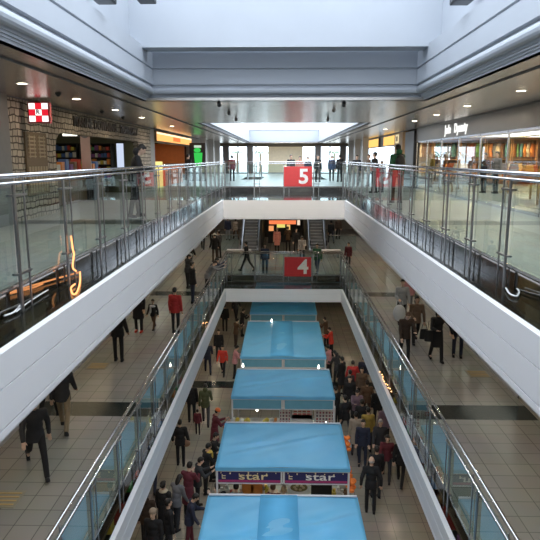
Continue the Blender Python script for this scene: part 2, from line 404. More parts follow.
# ---------------------------------------------------------------- downlights
LAMP=em('downlight lens',(1,.86,.66),14); RING=pm('downlight ring',(.8,.8,.8),.4)
def light(kind,name,loc,power,col,size=.2,rot=(0,0,0),sizey=None,spread=None):
    l=bpy.data.lights.new(name,kind); l.energy=power; l.color=col
    if kind=='AREA':
        l.size=size
        if sizey: l.shape='RECTANGLE'; l.size_y=sizey
        if spread: l.spread=spread
    else: l.shadow_soft_size=size
    o=bpy.data.objects.new(name,l); COL.objects.link(o); o.location=loc; o.rotation_euler=rot; return o
SPOTW=260
proto=None
def downlight(x,y,z,label,grp,pw,r=.10,col=(1,.84,.64)):
    global proto
    if proto is None:
        t=thing('downlight',label,'light',(x,y,z),0,grp)
        MB().cyl((0,0,-.006),(0,0,-.0),.115,seg=20).build('trim_ring',RING,t)
        MB().cyl((0,0,-.008),(0,0,-.004),.085,seg=20).build('lens',LAMP,t); proto=t
    else:
        t=copy_tree(proto); t.location=(x,y,z); tag(t,label,'light',grp)
    if pw: light('AREA','lamp_light',(x,y,z-.012),pw*.4,col,.14).data.shape='DISK'
for s,nm,ys in ((-1,'left',(6.3,8.9,11.2,14.1,17.3,20.5,26)),(1,'right',(6.4,9.4,12.6,16.2,19.4,22.6,29))):
    for i,y in enumerate(ys):
        downlight(s*4.75,y,zc,'round lit downlight, %s along the upper %s walkway ceiling'%(ORD[i],nm),'upper ceiling downlights',50)
for z,lv,X,pw in ((-.42,'lower walkway',4.7,40),(-5.05,'ground floor aisle',4.3,27)):
    for s,nm in ((-1,'left'),(1,'right')):
        for i in range(11):
            downlight(s*X,3+i*3.6,z,'round downlight, %s along the %s %s ceiling'%(ORD[i],nm,lv),lv+' ceiling downlights',pw,col=(1,.80,.58) if z>-2 else (1,.76,.52))
for i,x in enumerate((-4.5,-1.5,1.5,4.5)):
    light('AREA','lamp_light',(x,35.5,-.46),34,(1,.8,.6),.2)
    light('AREA','lamp_light',(x,44,-.46),26,(1,.8,.6),.2)
# small dark sensors and spotlights in the upper ceiling
for i,(x,y,spot) in enumerate(((58,93,0),(102,111,0),(123,117,0),(219,101,1),(229,110,1),(236,117,1),(334,107,1),(328,117,1),(344,101,1))):
    p=at(x,y,z=zc)
    if not spot:
        t=tag(MB().cyl((0,0,-.04),(0,0,0),.05,.07,16).ell((0,0,-.04),(.045,.045,.035)).build('smoke_detector',BLACK),'small dark ceiling detector, %s from the left above the stone-clad shop'%ORD[i],'detector','ceiling detectors'); t.location=p
    else:
        t=thing('ceiling_spotlight','small black spotlight under the bridge ceiling, %s from the left'%ORD[i-3],'spotlight',p,0,'spotlights under the bridge ceiling')
        MB().cyl((0,0,-.05),(0,0,0),.02,seg=10).build('stem',BLACK,t); MB().cyl((0,-.05,-.05),(0,.06,-.09),.045,.05,14).build('lamp_head',BLACK,t)
        l=light('SPOT','added_spot',p+Vector((0,.10,-.11)),SPOTW,(1,.93,.82),.03); l.data.spot_size=1.5; l.data.spot_blend=.6  # lit source added here to brighten the far fascia beam
        d=Vector((p.x*.5,26,-1.5))-l.location; l.rotation_euler=d.to_track_quat('-Z','Y').to_euler()
# floodlights on the light-well ledge
for lab,p in (('black floodlight on the left wall of the light well',at(104,0,X=-2.98)),('dark floodlight on the right wall of the light well',at(462,1,X=2.98)),('dark lamp head hanging under the roof light beside the cross beam',at(146,0,X=-2.6))):
    t=thing('floodlight',lab,'lamp',p,0,'floodlights in the light well')
    MB().box(-.16,.16,-.2,.2,-.03,.18).build('lamp_body',BLACK,t,bevel=.02)
    MB().box(-.17,-.15,-.05,.05,.0,.35).box(.15,.17,-.05,.05,.0,.35).box(-.17,.17,-.05,.05,.33,.36).build('bracket',DSTEEL,t)
# ---------------------------------------------------------------- upper left shops
XL=-6.0
m=MB()
m.box(XL-.25,XL,13.05,15.95,0,2.75); m.box(XL-.25,XL,15.95,25.4,2.10,2.75); m.box(XL-.25,XL,25.4,27.4,0,2.75)
struct(m.build('wall_stone',STONE))
# rounded opening corners
m=MB()
for ya,yb,s in ((15.95,16.5,1),(25.4,24.85,-1)):
    pts=[(XL-.24,ya,2.1),(XL-.24,yb,2.1)]
    arc=[(ya+s*.55-s*.55*math.sin(t),1.55+.55*math.cos(t)) for t in [i*PI/12 for i in range(7)]]
    n=len(m.v); poly=[(ya,2.1)]+arc
    for x in (XL-.24,XL-.01):
        m.v+=[(x,y,z) for y,z in poly]
    k=len(poly); m.f.append(tuple(n+i for i in range(k))); m.f.append(tuple(n+2*k-1-i for i in range(k)))
    for i in range(k): m.f.append((n+i,n+(i+1)%k,n+k+(i+1)%k,n+k+i))
struct(m.build('trim_4',STONE,fix=True))
struct(MB().box(XL-.2,XL+.12,12.2,13.05,0,2.75).build('column',pm('grey pier',(.17,.165,.16),.5)))
struct(MB().box(XL-.25,XL-.1,YN,12.2,0,2.75).build('wall_panel',pm('grey brown shopfront',(.12,.11,.10),.4)))
# red and white strip on the grey wall
a=at(5,105,X=XL+.13)
t=thing('sign_strip','narrow white and red sign strip on the grey pier at the left edge','sign',(XL+.13,12.5,2.2))
MB().box(0,.02,-.05,.05,.0,.32).build('white_strip',em('white strip',(.9,.85,.8),.8),t); MB().box(0,.025,-.05,.05,-.14,-.0).build('red_strip',pm('red strip',(.5,.05,.04),.5),t)
t=thing('shop_sign','dark raised shop lettering across the stone lintel','sign',(XL+.005,21.3,2.44))
for wd,yy,sx_ in (('MANNE',-3.05,1.25),('DOWNING',-.75,1.25),('DISPENSARY',2.35,1.2)): text('sign_word',wd,.40,TEXTD,t,(0.01,yy,0),(PI/2,0,PI/2),.02,bold=.008,sx=sx_)
# carved menu panel
t=thing('carved_panel','carved brown wooden panel on the stone wall below the chequered sign','panel',(XL+.004,14.0,.3))
MB().box(0,.04,0,1.25,.25,1.72).build('board',BROWN,t); MB().box(.0,.05,-.04,1.29,1.02,1.06).build('divider',BROWN,t)
m=MB()
for gx in (0,1):
    for r in range(6):
        y=.12+gx*.58; z=1.14+r*.09
        m.box(.04,.055,y,y+.42,z,z+.035)
    m.box(.04,.055,y+.05,y+.09,1.12,1.66); m.box(.04,.055,y+.33,y+.37,1.12,1.66)
for k in range(7):
    y=.08+k*.165; m.box(.04,.055,y,y+.10,.62,.92); m.box(.04,.055,y,y+.10,.30,.56)
m.build('raised_characters',BROWNL,t)
# chequered cross sign
a=at(30,122,Y=14.0); b=at(48,103,Y=14.0); w=(b.x-a.x)/3; h=(b.z-a.z)/3
t=thing('cross_sign','lit red and white chequered pharmacy sign hanging from the ceiling','sign',(a.x,14.0,a.z))
MB().box(-.03,3*w+.03,-.02,.12,-.03,3*h+.03).build('sign_box',pm('dark red casing',(.25,.02,.02),.4),t,bevel=.01)
ER=em('lit red',(.85,.02,.04),1.0); EW=em('lit white',(1,.97,.93),1.35)
m=MB(); m2=MB()
for i in range(3):
    for j in range(3):
        (m if (i+j)%2 else m2).box(i*w+.004,(i+1)*w-.004,-.035,-.015,j*h+.004,(j+1)*h-.004)
m.build('red_squares',ER,t); m2.build('white_squares',EW,t)
text('rx_symbol','R',h*.95,BLACK,t,(1.42*w,-.04,1.55*h),(PI/2,0,0),.003,bold=.004)
MB().cyl((1.5*w,.05,3*h),(1.5*w,.05,2.75-a.z),.02).build('hanger',DSTEEL,t)
# pharmacy interior
struct(MB().box(-10.1,-10,13,25.6,0,2.95).box(-10,XL-.25,13.0,13.1,0,2.95).build('wall_shop_left',pm('olive shop wall',(.15,.15,.09),.7)))
struct(MB().box(-10,XL-.25,25.3,25.4,0,2.95).build('wall_shop_left_end',pm('olive shop wall',(.15,.15,.09),.7)))
LBX=em('fluorescent panel',(1,.96,.82),2.2)
for i,(x0,x1) in enumerate(((-9.6,-8.75),(-8.2,-7.6),(-7.45,-7.02))):
    t=thing('light_box','white lit panel, %s from the outer wall above the shelves in the stone-clad shop'%ORD[i],'light',(x0,22.5,2.18),0,'light boxes in the stone-clad shop')
    MB().box(0,x1-x0,0,.2,0,.26).build('casing',BLACK,t); MB().box(.03,x1-x0-.03,-.01,0,.04,.22).build('diffuser',LBX,t)
light('AREA','shop_light',(-8,20,2.85),45,(1,.92,.75),3,sizey=6)
pal={'red':(.5,.06,.04),'yellow':(.65,.5,.08),'green':(.1,.35,.12),'white':(.7,.68,.62),'orange':(.7,.25,.05),'blue':(.08,.16,.4),'purple':(.25,.08,.25),'brown':(.2,.11,.06)}
PM={k:pm('%s carton'%k,v,.5) for k,v in pal.items()}
def shelf(label,x0,x1,y,z0,hs,depth=.4,mat=WOOD,n=4,back=DARK,cat='shelf'):
    t=thing('display_shelf',label,cat,(x0,y,z0)); W=x1-x0
    MB().box(0,W,depth-.03,depth,0,hs*n).build('back_panel',back,t)
    for x in (0,W-.03): MB().box(x,x+.03,0,depth,0,hs*n).build('side_panel',mat,t)
    for k in range(n+1): MB().box(.03,W-.03,0,depth-.03,k*hs,k*hs+.025).build('shelf_board',mat,t)
    return t
rows=['lowest','second','third','fourth','fifth','top']
for u,(x0,x1) in enumerate(((-9.8,-8.4),(-8.3,-7.0))):
    shelf('dark shelving stocked with boxes in the stone-clad shop, %s unit'%('outer' if u==0 else 'inner'),x0,x1,24.6,0.3,.28,.5,DARK,6)
    for k in range(6):
        x=x0+.05
        while x<x1-.17:
            c=random.choice(list(pal)); w=random.uniform(.07,.15); h=random.uniform(.12,.23)
            o=MB().box(0,w,0,.2,0,h).build('medicine_box',PM[c],bevel=.006); o.location=(x,24.66,.3+k*.28+.026)
            tag(o,'%s carton on the %s shelf of the %s unit in the stone-clad shop'%(c,rows[k],'outer' if u==0 else 'inner'),'box','cartons in the stone-clad shop'); x+=w+.03
# counter display in the shop front
t=thing('shop_counter','low dark counter under the shop opening in the stone wall','counter',(-7.3,17.0,0))
MB().box(0,.6,0,5.5,0,.95).build('counter_body',BROWN,t,bevel=.01); MB().box(-.03,.63,-.03,5.53,.95,1.0).build('counter_top',GREYM,t)
cs=list(pal)
for i in range(14):
    c=cs[i%8]; o=MB().box(-.13,.13,-.13,.13,0,.22+.08*(i%3)).build('gift_box',PM[c],bevel=.01); o.location=(-7.0,17.3+i*.38,1.001)
    tag(o,'%s box, %s along the counter inside the stone-clad shop'%(c,ORD[i]),'box','boxes on the shop counter')
t=thing('advertising_board','tall pale pink poster board inside the stone-clad shop opening','board',at(85,131,Y=20.5)); o=t
t.location=(at(85,140,Y=20.5).x,20.5,0)
MB().box(-.16,.16,0,.03,.9,2.15).build('poster',pm('pale pink poster',(.72,.50,.45),.5),t); MB().ell((0,-.01,2.2),(.15,.03,.12)).build('poster_top',pm('grey poster',(.3,.3,.3),.5),t)
MB().box(-.25,.25,-.1,.2,0,.9).build('stand',BLACK,t)
t=thing('lit_poster','white lit upright panel at the far end of the stone shop opening','poster',(XL-.92,24.6,.9))
MB().box(.12,.46,0,.05,0,1.15).build('casing',BLACK,t); MB().box(.15,.43,-.01,0,.05,1.1).build('lit_face',em('cool lit face',(.7,.8,1),.9),t)
# orange shop
m=MB(); m.box(XL-.25,XL,27.4,28.3,0,2.75); m.box(XL-.25,XL-.1,28.3,39,2.15,2.75); m.box(XL-.25,XL,39,YE,0,2.75); struct(m.build('wall_left_far',pm('beige wall far',(.30,.27,.23),.5)))
t=thing('light_box_sign','long glowing orange and yellow shop sign on the left walkway','sign',(XL+.0,28.3,2.17))
MB().box(-.1,.1,0,10.6,0,.50).build('sign_casing',BROWN,t); MB().box(.1,.11,.05,10.55,.05,.45).build('lit_face',em('amber lit face',(1,.46,.14),1.5),t)
MB().box(.105,.118,.05,10.55,.36,.44).build('lit_stripe',em('cream stripe',(1,.8,.5),1.7),t); MB().box(.105,.118,4.2,6.4,.12,.33).build('red_mark',em('red mark',(1,.2,.06),1.3),t)
light('AREA','sign_light',(XL+.4,33.5,2.2),25,(1,.5,.2),8,(0,PI*.75,0),sizey=.4)
struct(MB().box(-9.1,-9,28,39.2,0,2.9).box(-9,XL-.25,39.1,39.2,0,2.9).box(-9,XL-.25,28.0,28.1,0,2.9).build('wall_shop_orange',pm('maroon wall',(.10,.035,.025),.6)))
tag(MB().box(-8.2,-6.3,38.5,38.56,.4,2.3).build('orange_screen',pm('orange screen',(.75,.20,.04),.5)),'bright orange partition at the back of the orange-signed shop','partition')
t=thing('counter','orange counter with yellow lit front beside the stone pier','counter',(XL-.7,28.6,0))
MB().box(0,.6,2.4,8.0,0,1.05).build('orange_front',pm('orange counter',(.75,.18,.05),.4),t,bevel=.02); MB().box(.1,.66,0,1.6,0,1.25).build('lit_case',em('yellow lit case',(1,.85,.3),1.2),t,bevel=.02); MB().box(-.03,.68,2.3,8.05,1.05,1.1).build('counter_top',GREYM,t)
light('AREA','shop_light',(-7.5,33,2.8),30,(1,.7,.45),2,sizey=6)
# black and green vending sign
a=at(194,166,X=-5.3); 
t=thing('menu_board','black upright advert board with glowing green cup picture','board',(-5.9,38.0,0))
MB().box(0,1.0,0,.15,0,2.35).build('board',BLACK,t,bevel=.01)
MB().fr((.55,-.03,.9),(.20,.02),(.55,-.03,1.75),(.27,.02)).ell((.5,-.03,1.9),(.22,.03,.14)).build('green_cup',em('lit green',(.06,.75,.12),.8),t)
MB().box(.3,.75,-.02,-.005,2.05,2.2).build('white_caption',em('lit caption',(.7,.9,.7),.8),t)
for i,y in enumerate((42,46.5,51)):
    for s,nm in ((-1,'left'),(1,'right')):
        struct(MB().box(*sorted((s*5.35,s*5.75)),y-.2,y+.2,0,2.75).build('column',pm('grey hall column',(.42,.40,.37),.35)))
# ---------------------------------------------------------------- upper right shop
XR=6.2
struct(MB().box(XR,XR+.3,10,29.0,2.18,2.76).build('fascia_right',GREYM))
t=thing('shop_sign','white shop name lettering on the dark grey fascia','sign',(XR-.01,at(456,128,X=XR).y,2.47))
for wd,yy in (('Jade',1.05),('Dynasty',-.62)): text('sign_word',wd,.46,em('white sign letters',(1,1,.97),1.1),t,(0,yy,0),(PI/2,0,-PI/2),.02,bold=.008,sx=1.05)
m=MB()
for y in (10,12.4,14.8,17.2,19.6,22,24.4,26.8,28.9): m.box(XR+.02,XR+.07,y-.03,y+.03,0,2.18)
m.box(XR+.02,XR+.07,10,29,0,.08); m.box(XR+.02,XR+.07,10,29,2.12,2.18); struct(m.build('window_3',STEEL))
struct(MB().box(XR+.03,XR+.045,10,29,.08,2.12).build('window_4',SHOPGLASS))
struct(MB().box(XR,XR+.3,YN,10,0,2.75).build('wall_right_near',GREYM))
struct(MB().box(XR+.3,14,10,34,2.5,2.55).build('ceiling',pm('shop ceiling',(.7,.68,.62),.5)))
struct(MB().box(XR,14,9.9,10,0,3).box(14,14.1,9.9,34.1,0,3).build('wall_shop_right',pm('warm shop wall',(.60,.48,.32),.6)))
struct(MB().box(XR,14,34,34.1,0,3).build('wall_shop_right_end',pm('warm shop wall',(.60,.48,.32),.6)))
struct(MB().box(XR-.15,XR+.25,31.5,33.8,0,2.75).build('pier_tan',TAN))
tag(MB().box(XR-.1,XR+.2,29.0,31.1,0,2.7).build('display_case',BLACK,bevel=.02),'tall black shiny panel between the glass shop and the tan pier','panel')
TR=em('troffer',(1,.97,.90),2.2)
for i,(cx_,cy_,w,d) in enumerate(((8.4,25,1.2,9),(10.6,25.5,1.5,10),(12.8,26,1.4,10),(7.4,30,.7,5))):
    p=Vector((cx_,cy_,2.48))
    t=thing('ceiling_panel_light','bright white ceiling light panel, %s in the glass-fronted clothes shop'%ORD[i],'light',(p.x,p.y,2.46),0,'light panels in the clothes shop')
    MB().box(-w/2,w/2,-d/2,d/2,-.0,.04).build('frame',TFRAME,t); MB().box(-w/2+.06,w/2-.06,-d/2+.06,d/2-.06,-.012,0).build('diffuser',TR,t)
light('AREA','shop_light',(10,18,2.40),430,(1,.88,.66),6,sizey=16)
# garments on wall units
def garment_mesh():
    m=MB(); m.fr((0,0,-.78),(.24,.07),(0,0,-.12),(.19,.06),12); m.ell((0,0,-.12),(.19,.06,.06),12,6)
    for s in (-1,1): m.cyl((s*.17,0,-.1),(s*.27,.0,-.55),.055,.045,8)
    m.cyl((0,0,-.06),(0,0,.02),.006,seg=6)
    return m
gcol={'orange':(.72,.28,.07),'amber':(.68,.42,.12),'brown':(.25,.13,.07),'cream':(.75,.66,.5),'grey':(.22,.22,.24),'green':(.15,.32,.12),'teal':(.12,.30,.32),'rust':(.50,.15,.06)}
GMT={k:pm(k+' cloth',v,.8) for k,v in gcol.items()}
gme=garment_mesh().mesh('hanging_garment')
names=['first','second','third','fourth','fifth']
xs=[6.7,8.1,9.5,10.9,12.3]
for u,x0 in enumerate(xs):
    t=thing('clothes_unit','%s lit wooden wall unit hung with clothes, counting from the walkway'%names[u],'shelf unit',(x0,33.2,0),0,'clothes units on the end wall')
    MB().box(0,1.35,.6,.66,0,2.45).build('back_panel',WOOD,t)
    for x in (0,1.30): MB().box(x,x+.05,0,.6,0,2.45).build('side_panel',WOOD,t)
    for z in (.2,1.32,2.38): MB().box(.05,1.3,0,.6,z,z+.05).build('shelf_board',WOOD,t)
    for z in (1.2,2.26): MB().cyl((.05,.3,z),(1.3,.3,z),.015).build('hanging_rail',STEEL,t)
    light('AREA','unit_light',(x0+.67,32.8,2.4),45,(1,.72,.35),1.2,(-.5,0,0),sizey=.2)
    for z,lv in ((1.2,'lower'),(2.26,'upper')):
        for k in range(6):
            c=random.choice(list(gcol) if u!=1 or z<2 else ['teal','grey']); o=bpy.data.objects.new('hanging_garment',gme); COL.objects.link(o)
            if not gme.materials: gme.materials.append(GMT['orange'])
            o.material_slots[0].link='OBJECT'; o.material_slots[0].material=GMT[c]
            o.location=(x0+.18+k*.2,33.5,z); o.rotation_euler=(0,0,random.uniform(.5,1.2))
            tag(o,'%s garment, %s on the %s rail of the %s clothes unit'%(c,ORD[k],lv,names[u]),'clothing','clothes on the end wall rails')
for i,(x,y,ln) in enumerate(((8.2,20,3),(9.5,26,3),(7.6,27,2.4),(11,23,3),(9.0,14,3))):
    t=thing('clothes_table','low wooden display table, %s in the clothes shop'%ORD[i],'table',(x,y,0),0,'tables in the clothes shop')
    MB().box(-.5,.5,-ln/2,ln/2,.8,.86).build('table_top',WOOD,t)
    for sx in (-.45,.45):
        for sy in (-ln/2+.1,ln/2-.1): MB().box(sx-.03,sx+.03,sy-.03,sy+.03,0,.8).build('leg',WOOD,t)
    for k in range(4):
        c=random.choice(list(gcol)); o=MB().box(-.17,.17,-.15,.15,0,.10).box(-.16,.16,-.14,.14,.10,.22).box(-.12,.14,-.12,.14,.22,.33).build('folded_clothes',GMT[c],bevel=.02); o.location=(x+(k%2)*.4-.2,y-ln/2+.35+k*ln/4.6,.861)
        tag(o,'folded %s clothes, %s on the %s display table in the clothes shop'%(c,ORD[k],ORD[i]),'clothing','folded clothes')
# yellow lit header signs further along
m=MB(); m.box(XR+.0,XR+.3,33.8,YE,2.12,2.75); m.box(XR,XR+.3,47,YE,0,2.12); struct(m.build('wall_right_far',pm('beige wall far',(.30,.27,.23),.5)))
struct(MB().box(10.4,10.5,34.1,47,0,3).build('wall_shop_right_far',pm('pale shop wall',(.55,.56,.58),.5)))
light('AREA','shop_light',(8.5,40,2.85),55,(1,.95,.85),3,sizey=9)
for i,(y0,y1) in enumerate(((33.6,37.6),(39.6,45.4))):
    t=thing('light_box_sign','%s glowing yellow header sign over the right walkway'%('nearer wide' if i==0 else 'further'),'sign',(XR-.08,y0,2.10),0,'yellow header signs')
    MB().box(-.05,.06,0,y1-y0,0,.6).build('sign_casing',GREYM,t); MB().box(-.065,-.05,.05,y1-y0-.05,.05,.55).build('lit_face',em('yellow lit face',(1,.58,.16),1.35),t)
t=thing('emblem_sign','small cream square emblem sign beside the yellow header sign','sign',(XR-.17,32.5,2.2)); MB().box(0,.02,0,.9,0,.45).build('plate',em('cream plate',(1,.85,.5),.9),t); MB().box(-.01,0,.25,.65,.1,.35).build('mark',TAN,t)
# ---------------------------------------------------------------- far facade
YF=YE
struct(MB().box(-15,15,YF,YF+.3,2.45,3.4).build('facade_header',pm('bronze header',(.16,.12,.07),.5)))
for i,(px) in enumerate((212,226,250,318,343,356)):
    x=at(px,150,Y=YF).x; struct(MB().box(x-.28,x+.28,YF-.25,YF+.25,0,2.6).build('column',pm('dark bronze column',(.12,.10,.09),.4)))
xa=at(268,150,Y=YF).x; xb=at(303,150,Y=YF).x
struct(MB().box(xa,xb,YF+.6,YF+1.0,0,2.6).build('wall_cream',CREAM))
struct(MB().box(-15,xa,YF+.05,YF+.07,0,2.45).box(xb,15,YF+.05,YF+.07,0,2.45).build('window_5',SHOPGLASS))
m=MB()
for px in (219,238,256,330,349): x=at(px,150,Y=YF).x; m.box(x-.05,x+.05,YF,YF+.12,0,2.45)
m.box(-15,15,YF,YF+.12,0,.1); struct(m.build('window_6',DSTEEL))
for i,px in enumerate((237,260,334)):
    p=at(px,150,Y=63); 
    t=thing('palm_tree','small palm outside the %s glass'%('left far','left centre far','right far')[i],'tree',(p.x,63,0),0,'palms outside the far windows')
    PG=pm('palm green',(.10,.20,.08),.6)
    MB().cyl((0,0,0),(.05,0,1.9),.12,.09).build('trunk',pm('palm trunk',(.25,.18,.12),.8),t)
    for k in range(11):
        a=2*PI*k/11; m=MB(); L0=Vector((.05,0,1.9)); pts=[]
        for j in range(6):
            s=j/5; pts.append(L0+Vector((math.cos(a)*1.3*s,math.sin(a)*1.3*s,.75*s-1.25*s*s+.1)))
        side=Vector((-math.sin(a),math.cos(a),0))
        m.tube(pts,.015,5)
        for j in range(1,6):
            for q in (0,.5):
                c=pts[j-1].lerp(pts[j],q+.3)
                for sgn in (-1,1):
                    e=c+side*sgn*.32+Vector((math.cos(a)*.15,math.sin(a)*.15,-.18)); m.quad(c,c+(pts[j]-pts[j-1])*.2,e+Vector((0,0,.01))); 
        m.build('frond',PG,t)
# white boxes (planters) along the far hall
# ---------------------------------------------------------------- lower walkway surroundings (level 4)
FASC=pm('brown stone fascia',(.26,.20,.14),.45,0,4,.2)
def shopfront(x,s,y0,y1,z,h,label,wall,lc,power):
    t=thing('shopfront',label,'shopfront',(x,y0,z),0); W=y1-y0
    MB().box(*sorted((0,s*.12)),0,W,h-.55,(4.2 if z==Z4 else 3.84)).build('fascia',FASC,t)
    for yy in (0,W/2,W): MB().box(*sorted((0,s*.08)),yy-.05,yy+.05,0,h-.55).build('mullion',STEEL,t)
    MB().box(*sorted((s*.03,s*.045)),.05,W-.05,.1,h-.55).build('glass',SHOPGLASS,t)
    MB().box(*sorted((0,s*.1)),0,W,0,.1).build('plinth',TFRAME,t)
    MB().box(*sorted((s*2.4,s*2.5)),0,W,0,h).build('back_wall',wall,t)
    for k in range(3): MB().box(*sorted((s*2.0,s*2.4)),.3,W-.3,.6+k*.6,.64+k*.6).build('display_ledge',WOOD,t)
    light('AREA','shopfront_light',(x+s*1.2,y0+W/2,z+h-.1),power,lc,1.5,sizey=W*.8)
wm=pm('amber shop back',(.55,.35,.18),.6); wp=pm('pale shop back',(.6,.58,.5),.6)
for s,nm in ((-1,'left'),(1,'right')):
    for i,(y0,y1) in enumerate(((3,12.8),(14.6,25.4),(27.4,36),(38,47))):
        shopfront(s*6.0,s,y0,y1,Z4,2.85,'glass shopfront, %s along the lower %s walkway'%(ORD[i],nm),wm if (i+(s>0))%2 else wp,(1,.75,.45) if (i+(s>0))%2 else (1,.95,.8),32)
    m=MB()
    for y0,y1 in ((YN,3),(12.8,14.6),(25.4,27.4),(36,38),(47,52)): m.box(*sorted((s*6.0,s*6.25)),y0,y1,Z4,-.42)
    struct(m.build('wall_level_%s'%nm,pm('cream stone pier',(.55,.50,.42),.5)))
# escalators and dark shop at the far end of the lower walkway
for s,nm in ((-1,'left'),(1,'right')):
    t=thing('escalator','escalator with glass sides, %s of the dark shop entrance at the far end'%nm,'escalator',(s*2.2,38.6,Z4))
    A=Vector((0,0,.0)); Bq=Vector((0,7.8,4.5)); n=26
    m=MB()
    for k in range(n):
        y=k*7.8/n; z=k*4.5/n; m.box(-.42,.42,y,y+.32,z-.1,z+.17)
    m.build('steps',DSTEEL,t)
    for q in (-.52,.52):
        m=MB(); m.quad((q-.04,-.8,0),(q-.04,0,0),(q-.04,7.8,4.5-.1),(q-.04,7.8,4.9),(q-.04,-.2,.35),(q-.04,-.8,.3)); m.quad((q+.04,-.8,0),(q+.04,0,0),(q+.04,7.8,4.4),(q+.04,7.8,4.9),(q+.04,-.2,.35),(q+.04,-.8,.3)); m.quad((q-.04,-.8,.3),(q+.04,-.8,.3),(q+.04,-.2,.35),(q-.04,-.2,.35)); m.quad((q-.04,-.2,.35),(q+.04,-.2,.35),(q+.04,7.8,4.9),(q-.04,7.8,4.9)); m.build('side_skirt',DSTEEL,t)
        MB().quad((q,-.8,.3),(q,-.2,.35),(q,7.8,4.9),(q,7.8,5.5),(q,-.2,.95),(q,-.8,.9)).build('glass_side',GLASS,t)
        MB().tube([(q,-.9,.6),(q,-.85,.9),(q,-.3,.96),(q,7.8,5.5)],.04).build('handrail',BLACK,t)
struct(MB().box(-1.5,1.5,46.4,46.5,Z4,-.42).box(-1.55,-1.45,40,46.5,Z4,-.42).box(1.45,1.55,40,46.5,Z4,-.42).build('wall_dark_shop',DARK))
for i,(x,z,c,w) in enumerate(((-.9,-3.5,'orange',.35),(-.2,-3.3,'yellow',.6),(.35,-3.5,'amber',.25),(1.1,-3.2,'warm white',.2))):
    col={'orange':(1,.4,.15),'yellow':(.9,.8,.2),'amber':(1,.6,.2),'warm white':(1,.8,.6)}[c]
    t=thing('lit_display','small %s lit display inside the dark far shop'%c,'display',(x,43+i*.4,Z4)); MB().box(-w/2,w/2,0,.3,z-Z4-.25,z-Z4+.1).build('lit_case',em(c+' case',col,.9),t,bevel=.02); MB().box(-w/2-.05,w/2+.05,-.02,.32,0,z-Z4-.25).build('plinth',BLACK,t)
for s,nm in ((-1,'left'),(1,'right')):
    t=thing('bench','long pale bench in front of the %s escalator'%nm,'bench',(s*2.75,36.6,Z4)); MB().box(-.75,.75,-.2,.2,.42,.50).build('seat',TFRAME,t,bevel=.01)
    for x in (-.6,.6): MB().box(x-.04,x+.04,-.15,.15,0,.42).build('leg',DSTEEL,t)
    t=thing('stair_parapet','glass parapet with steel rail beside the %s escalator'%nm,'railing',(s*3.9,39.5,Z4)); MB().box(-.9,.9,0,.02,0,1.0).build('glass_panel',GLASS,t); MB().cyl((-.9,.01,1.03),(.9,.01,1.03),.03).build('handrail',STEEL,t)
a=at(269,222,Y=32); b=at(296,222,Y=32)
t=thing('hanging_sign','orange red glowing banner light under the upper far fascia','sign',(a.x,32,-2.06)); MB().box(0,b.x-a.x,0,.1,0,.2).build('sign_face',em('orange glow',(1,.24,.09),1.0),t)
for x in (.2,b.x-a.x-.2): MB().cyl((x,.05,.2),(x,.05,1.63),.01).build('hanger',DSTEEL,t)
# slot grilles in the lower floors
for i,(px,py,z) in enumerate(((98,366,Z4),(478,374,Z4),(4,499,Z4))):
    p=at(px,py,z=z); t=thing('floor_sticker','small yellow floor marking plate, %s on the lower walkway'%('by the standing man on the left','on the right','at the left picture edge')[i],'floor sign',(p.x,p.y,z),0,'floor plates')
    MB().box(-.3,.3,-.28,.28,.0,.006).build('plate',pm('grey plate',(.28,.26,.2),.5),t)
    for k in range(4): MB().box(-.25,.25,-.2+k*.12,-.16+k*.12,.006,.012).build('slat',pm('yellow slat',(.55,.38,.16),.5),t)
# ground floor perimeter stalls and shopfronts
for s,nm in ((-1,'left'),(1,'right')):
    for i,(y0,y1) in enumerate(((3,12.5),(14,25),(27,37))):
        shopfront(s*7.6,s,y0,y1,Z3,2.65,'ground floor shopfront, %s behind the %s stalls'%(ORD[i],nm),wm,(1,.7,.4),60)
    m=MB()
    for y0,y1 in ((YN,3),(12.5,14),(25,27),(37,52)): m.box(*sorted((s*7.6,s*7.9)),y0,y1,Z3,-5.05)
    struct(m.build('wall_ground_%s'%nm,pm('cream stone pier',(.55,.50,.42),.5)))
    for i,y in enumerate((6,9.5,13,16.5,20,23.5)):
        t=thing('market_table','cloth covered sale table, %s along the %s ground floor aisle'%(ORD[i],nm),'table',(s*4.78,y,Z3),0,'sale tables in the aisles')
        MB().box(-.5,.5,-1.2,1.2,.76,.80).build('table_top',WOOD,t); MB().box(-.52,.52,-1.22,1.22,.05,.80).build('table_skirt',pm('table cloth %s'%('red','navy','cream')[i%3],((.35,.05,.05),(.05,.07,.18),(.5,.45,.36))[i%3],.8),t)
        for k in range(6):
            c=cs[(i*5+k*3)%8]; o=MB().box(-.17,.17,-.15,.15,0,.14+.1*(k%3)).build('goods_box',PM[c],bevel=.02); o.location=(s*4.78+(.22 if k%2 else -.22),y-.95+k*.38,Z3+.802)
            tag(o,'%s box of goods, %s on the %s sale table in the %s aisle'%(c,ORD[k],ORD[i],nm),'box','goods on the sale tables')
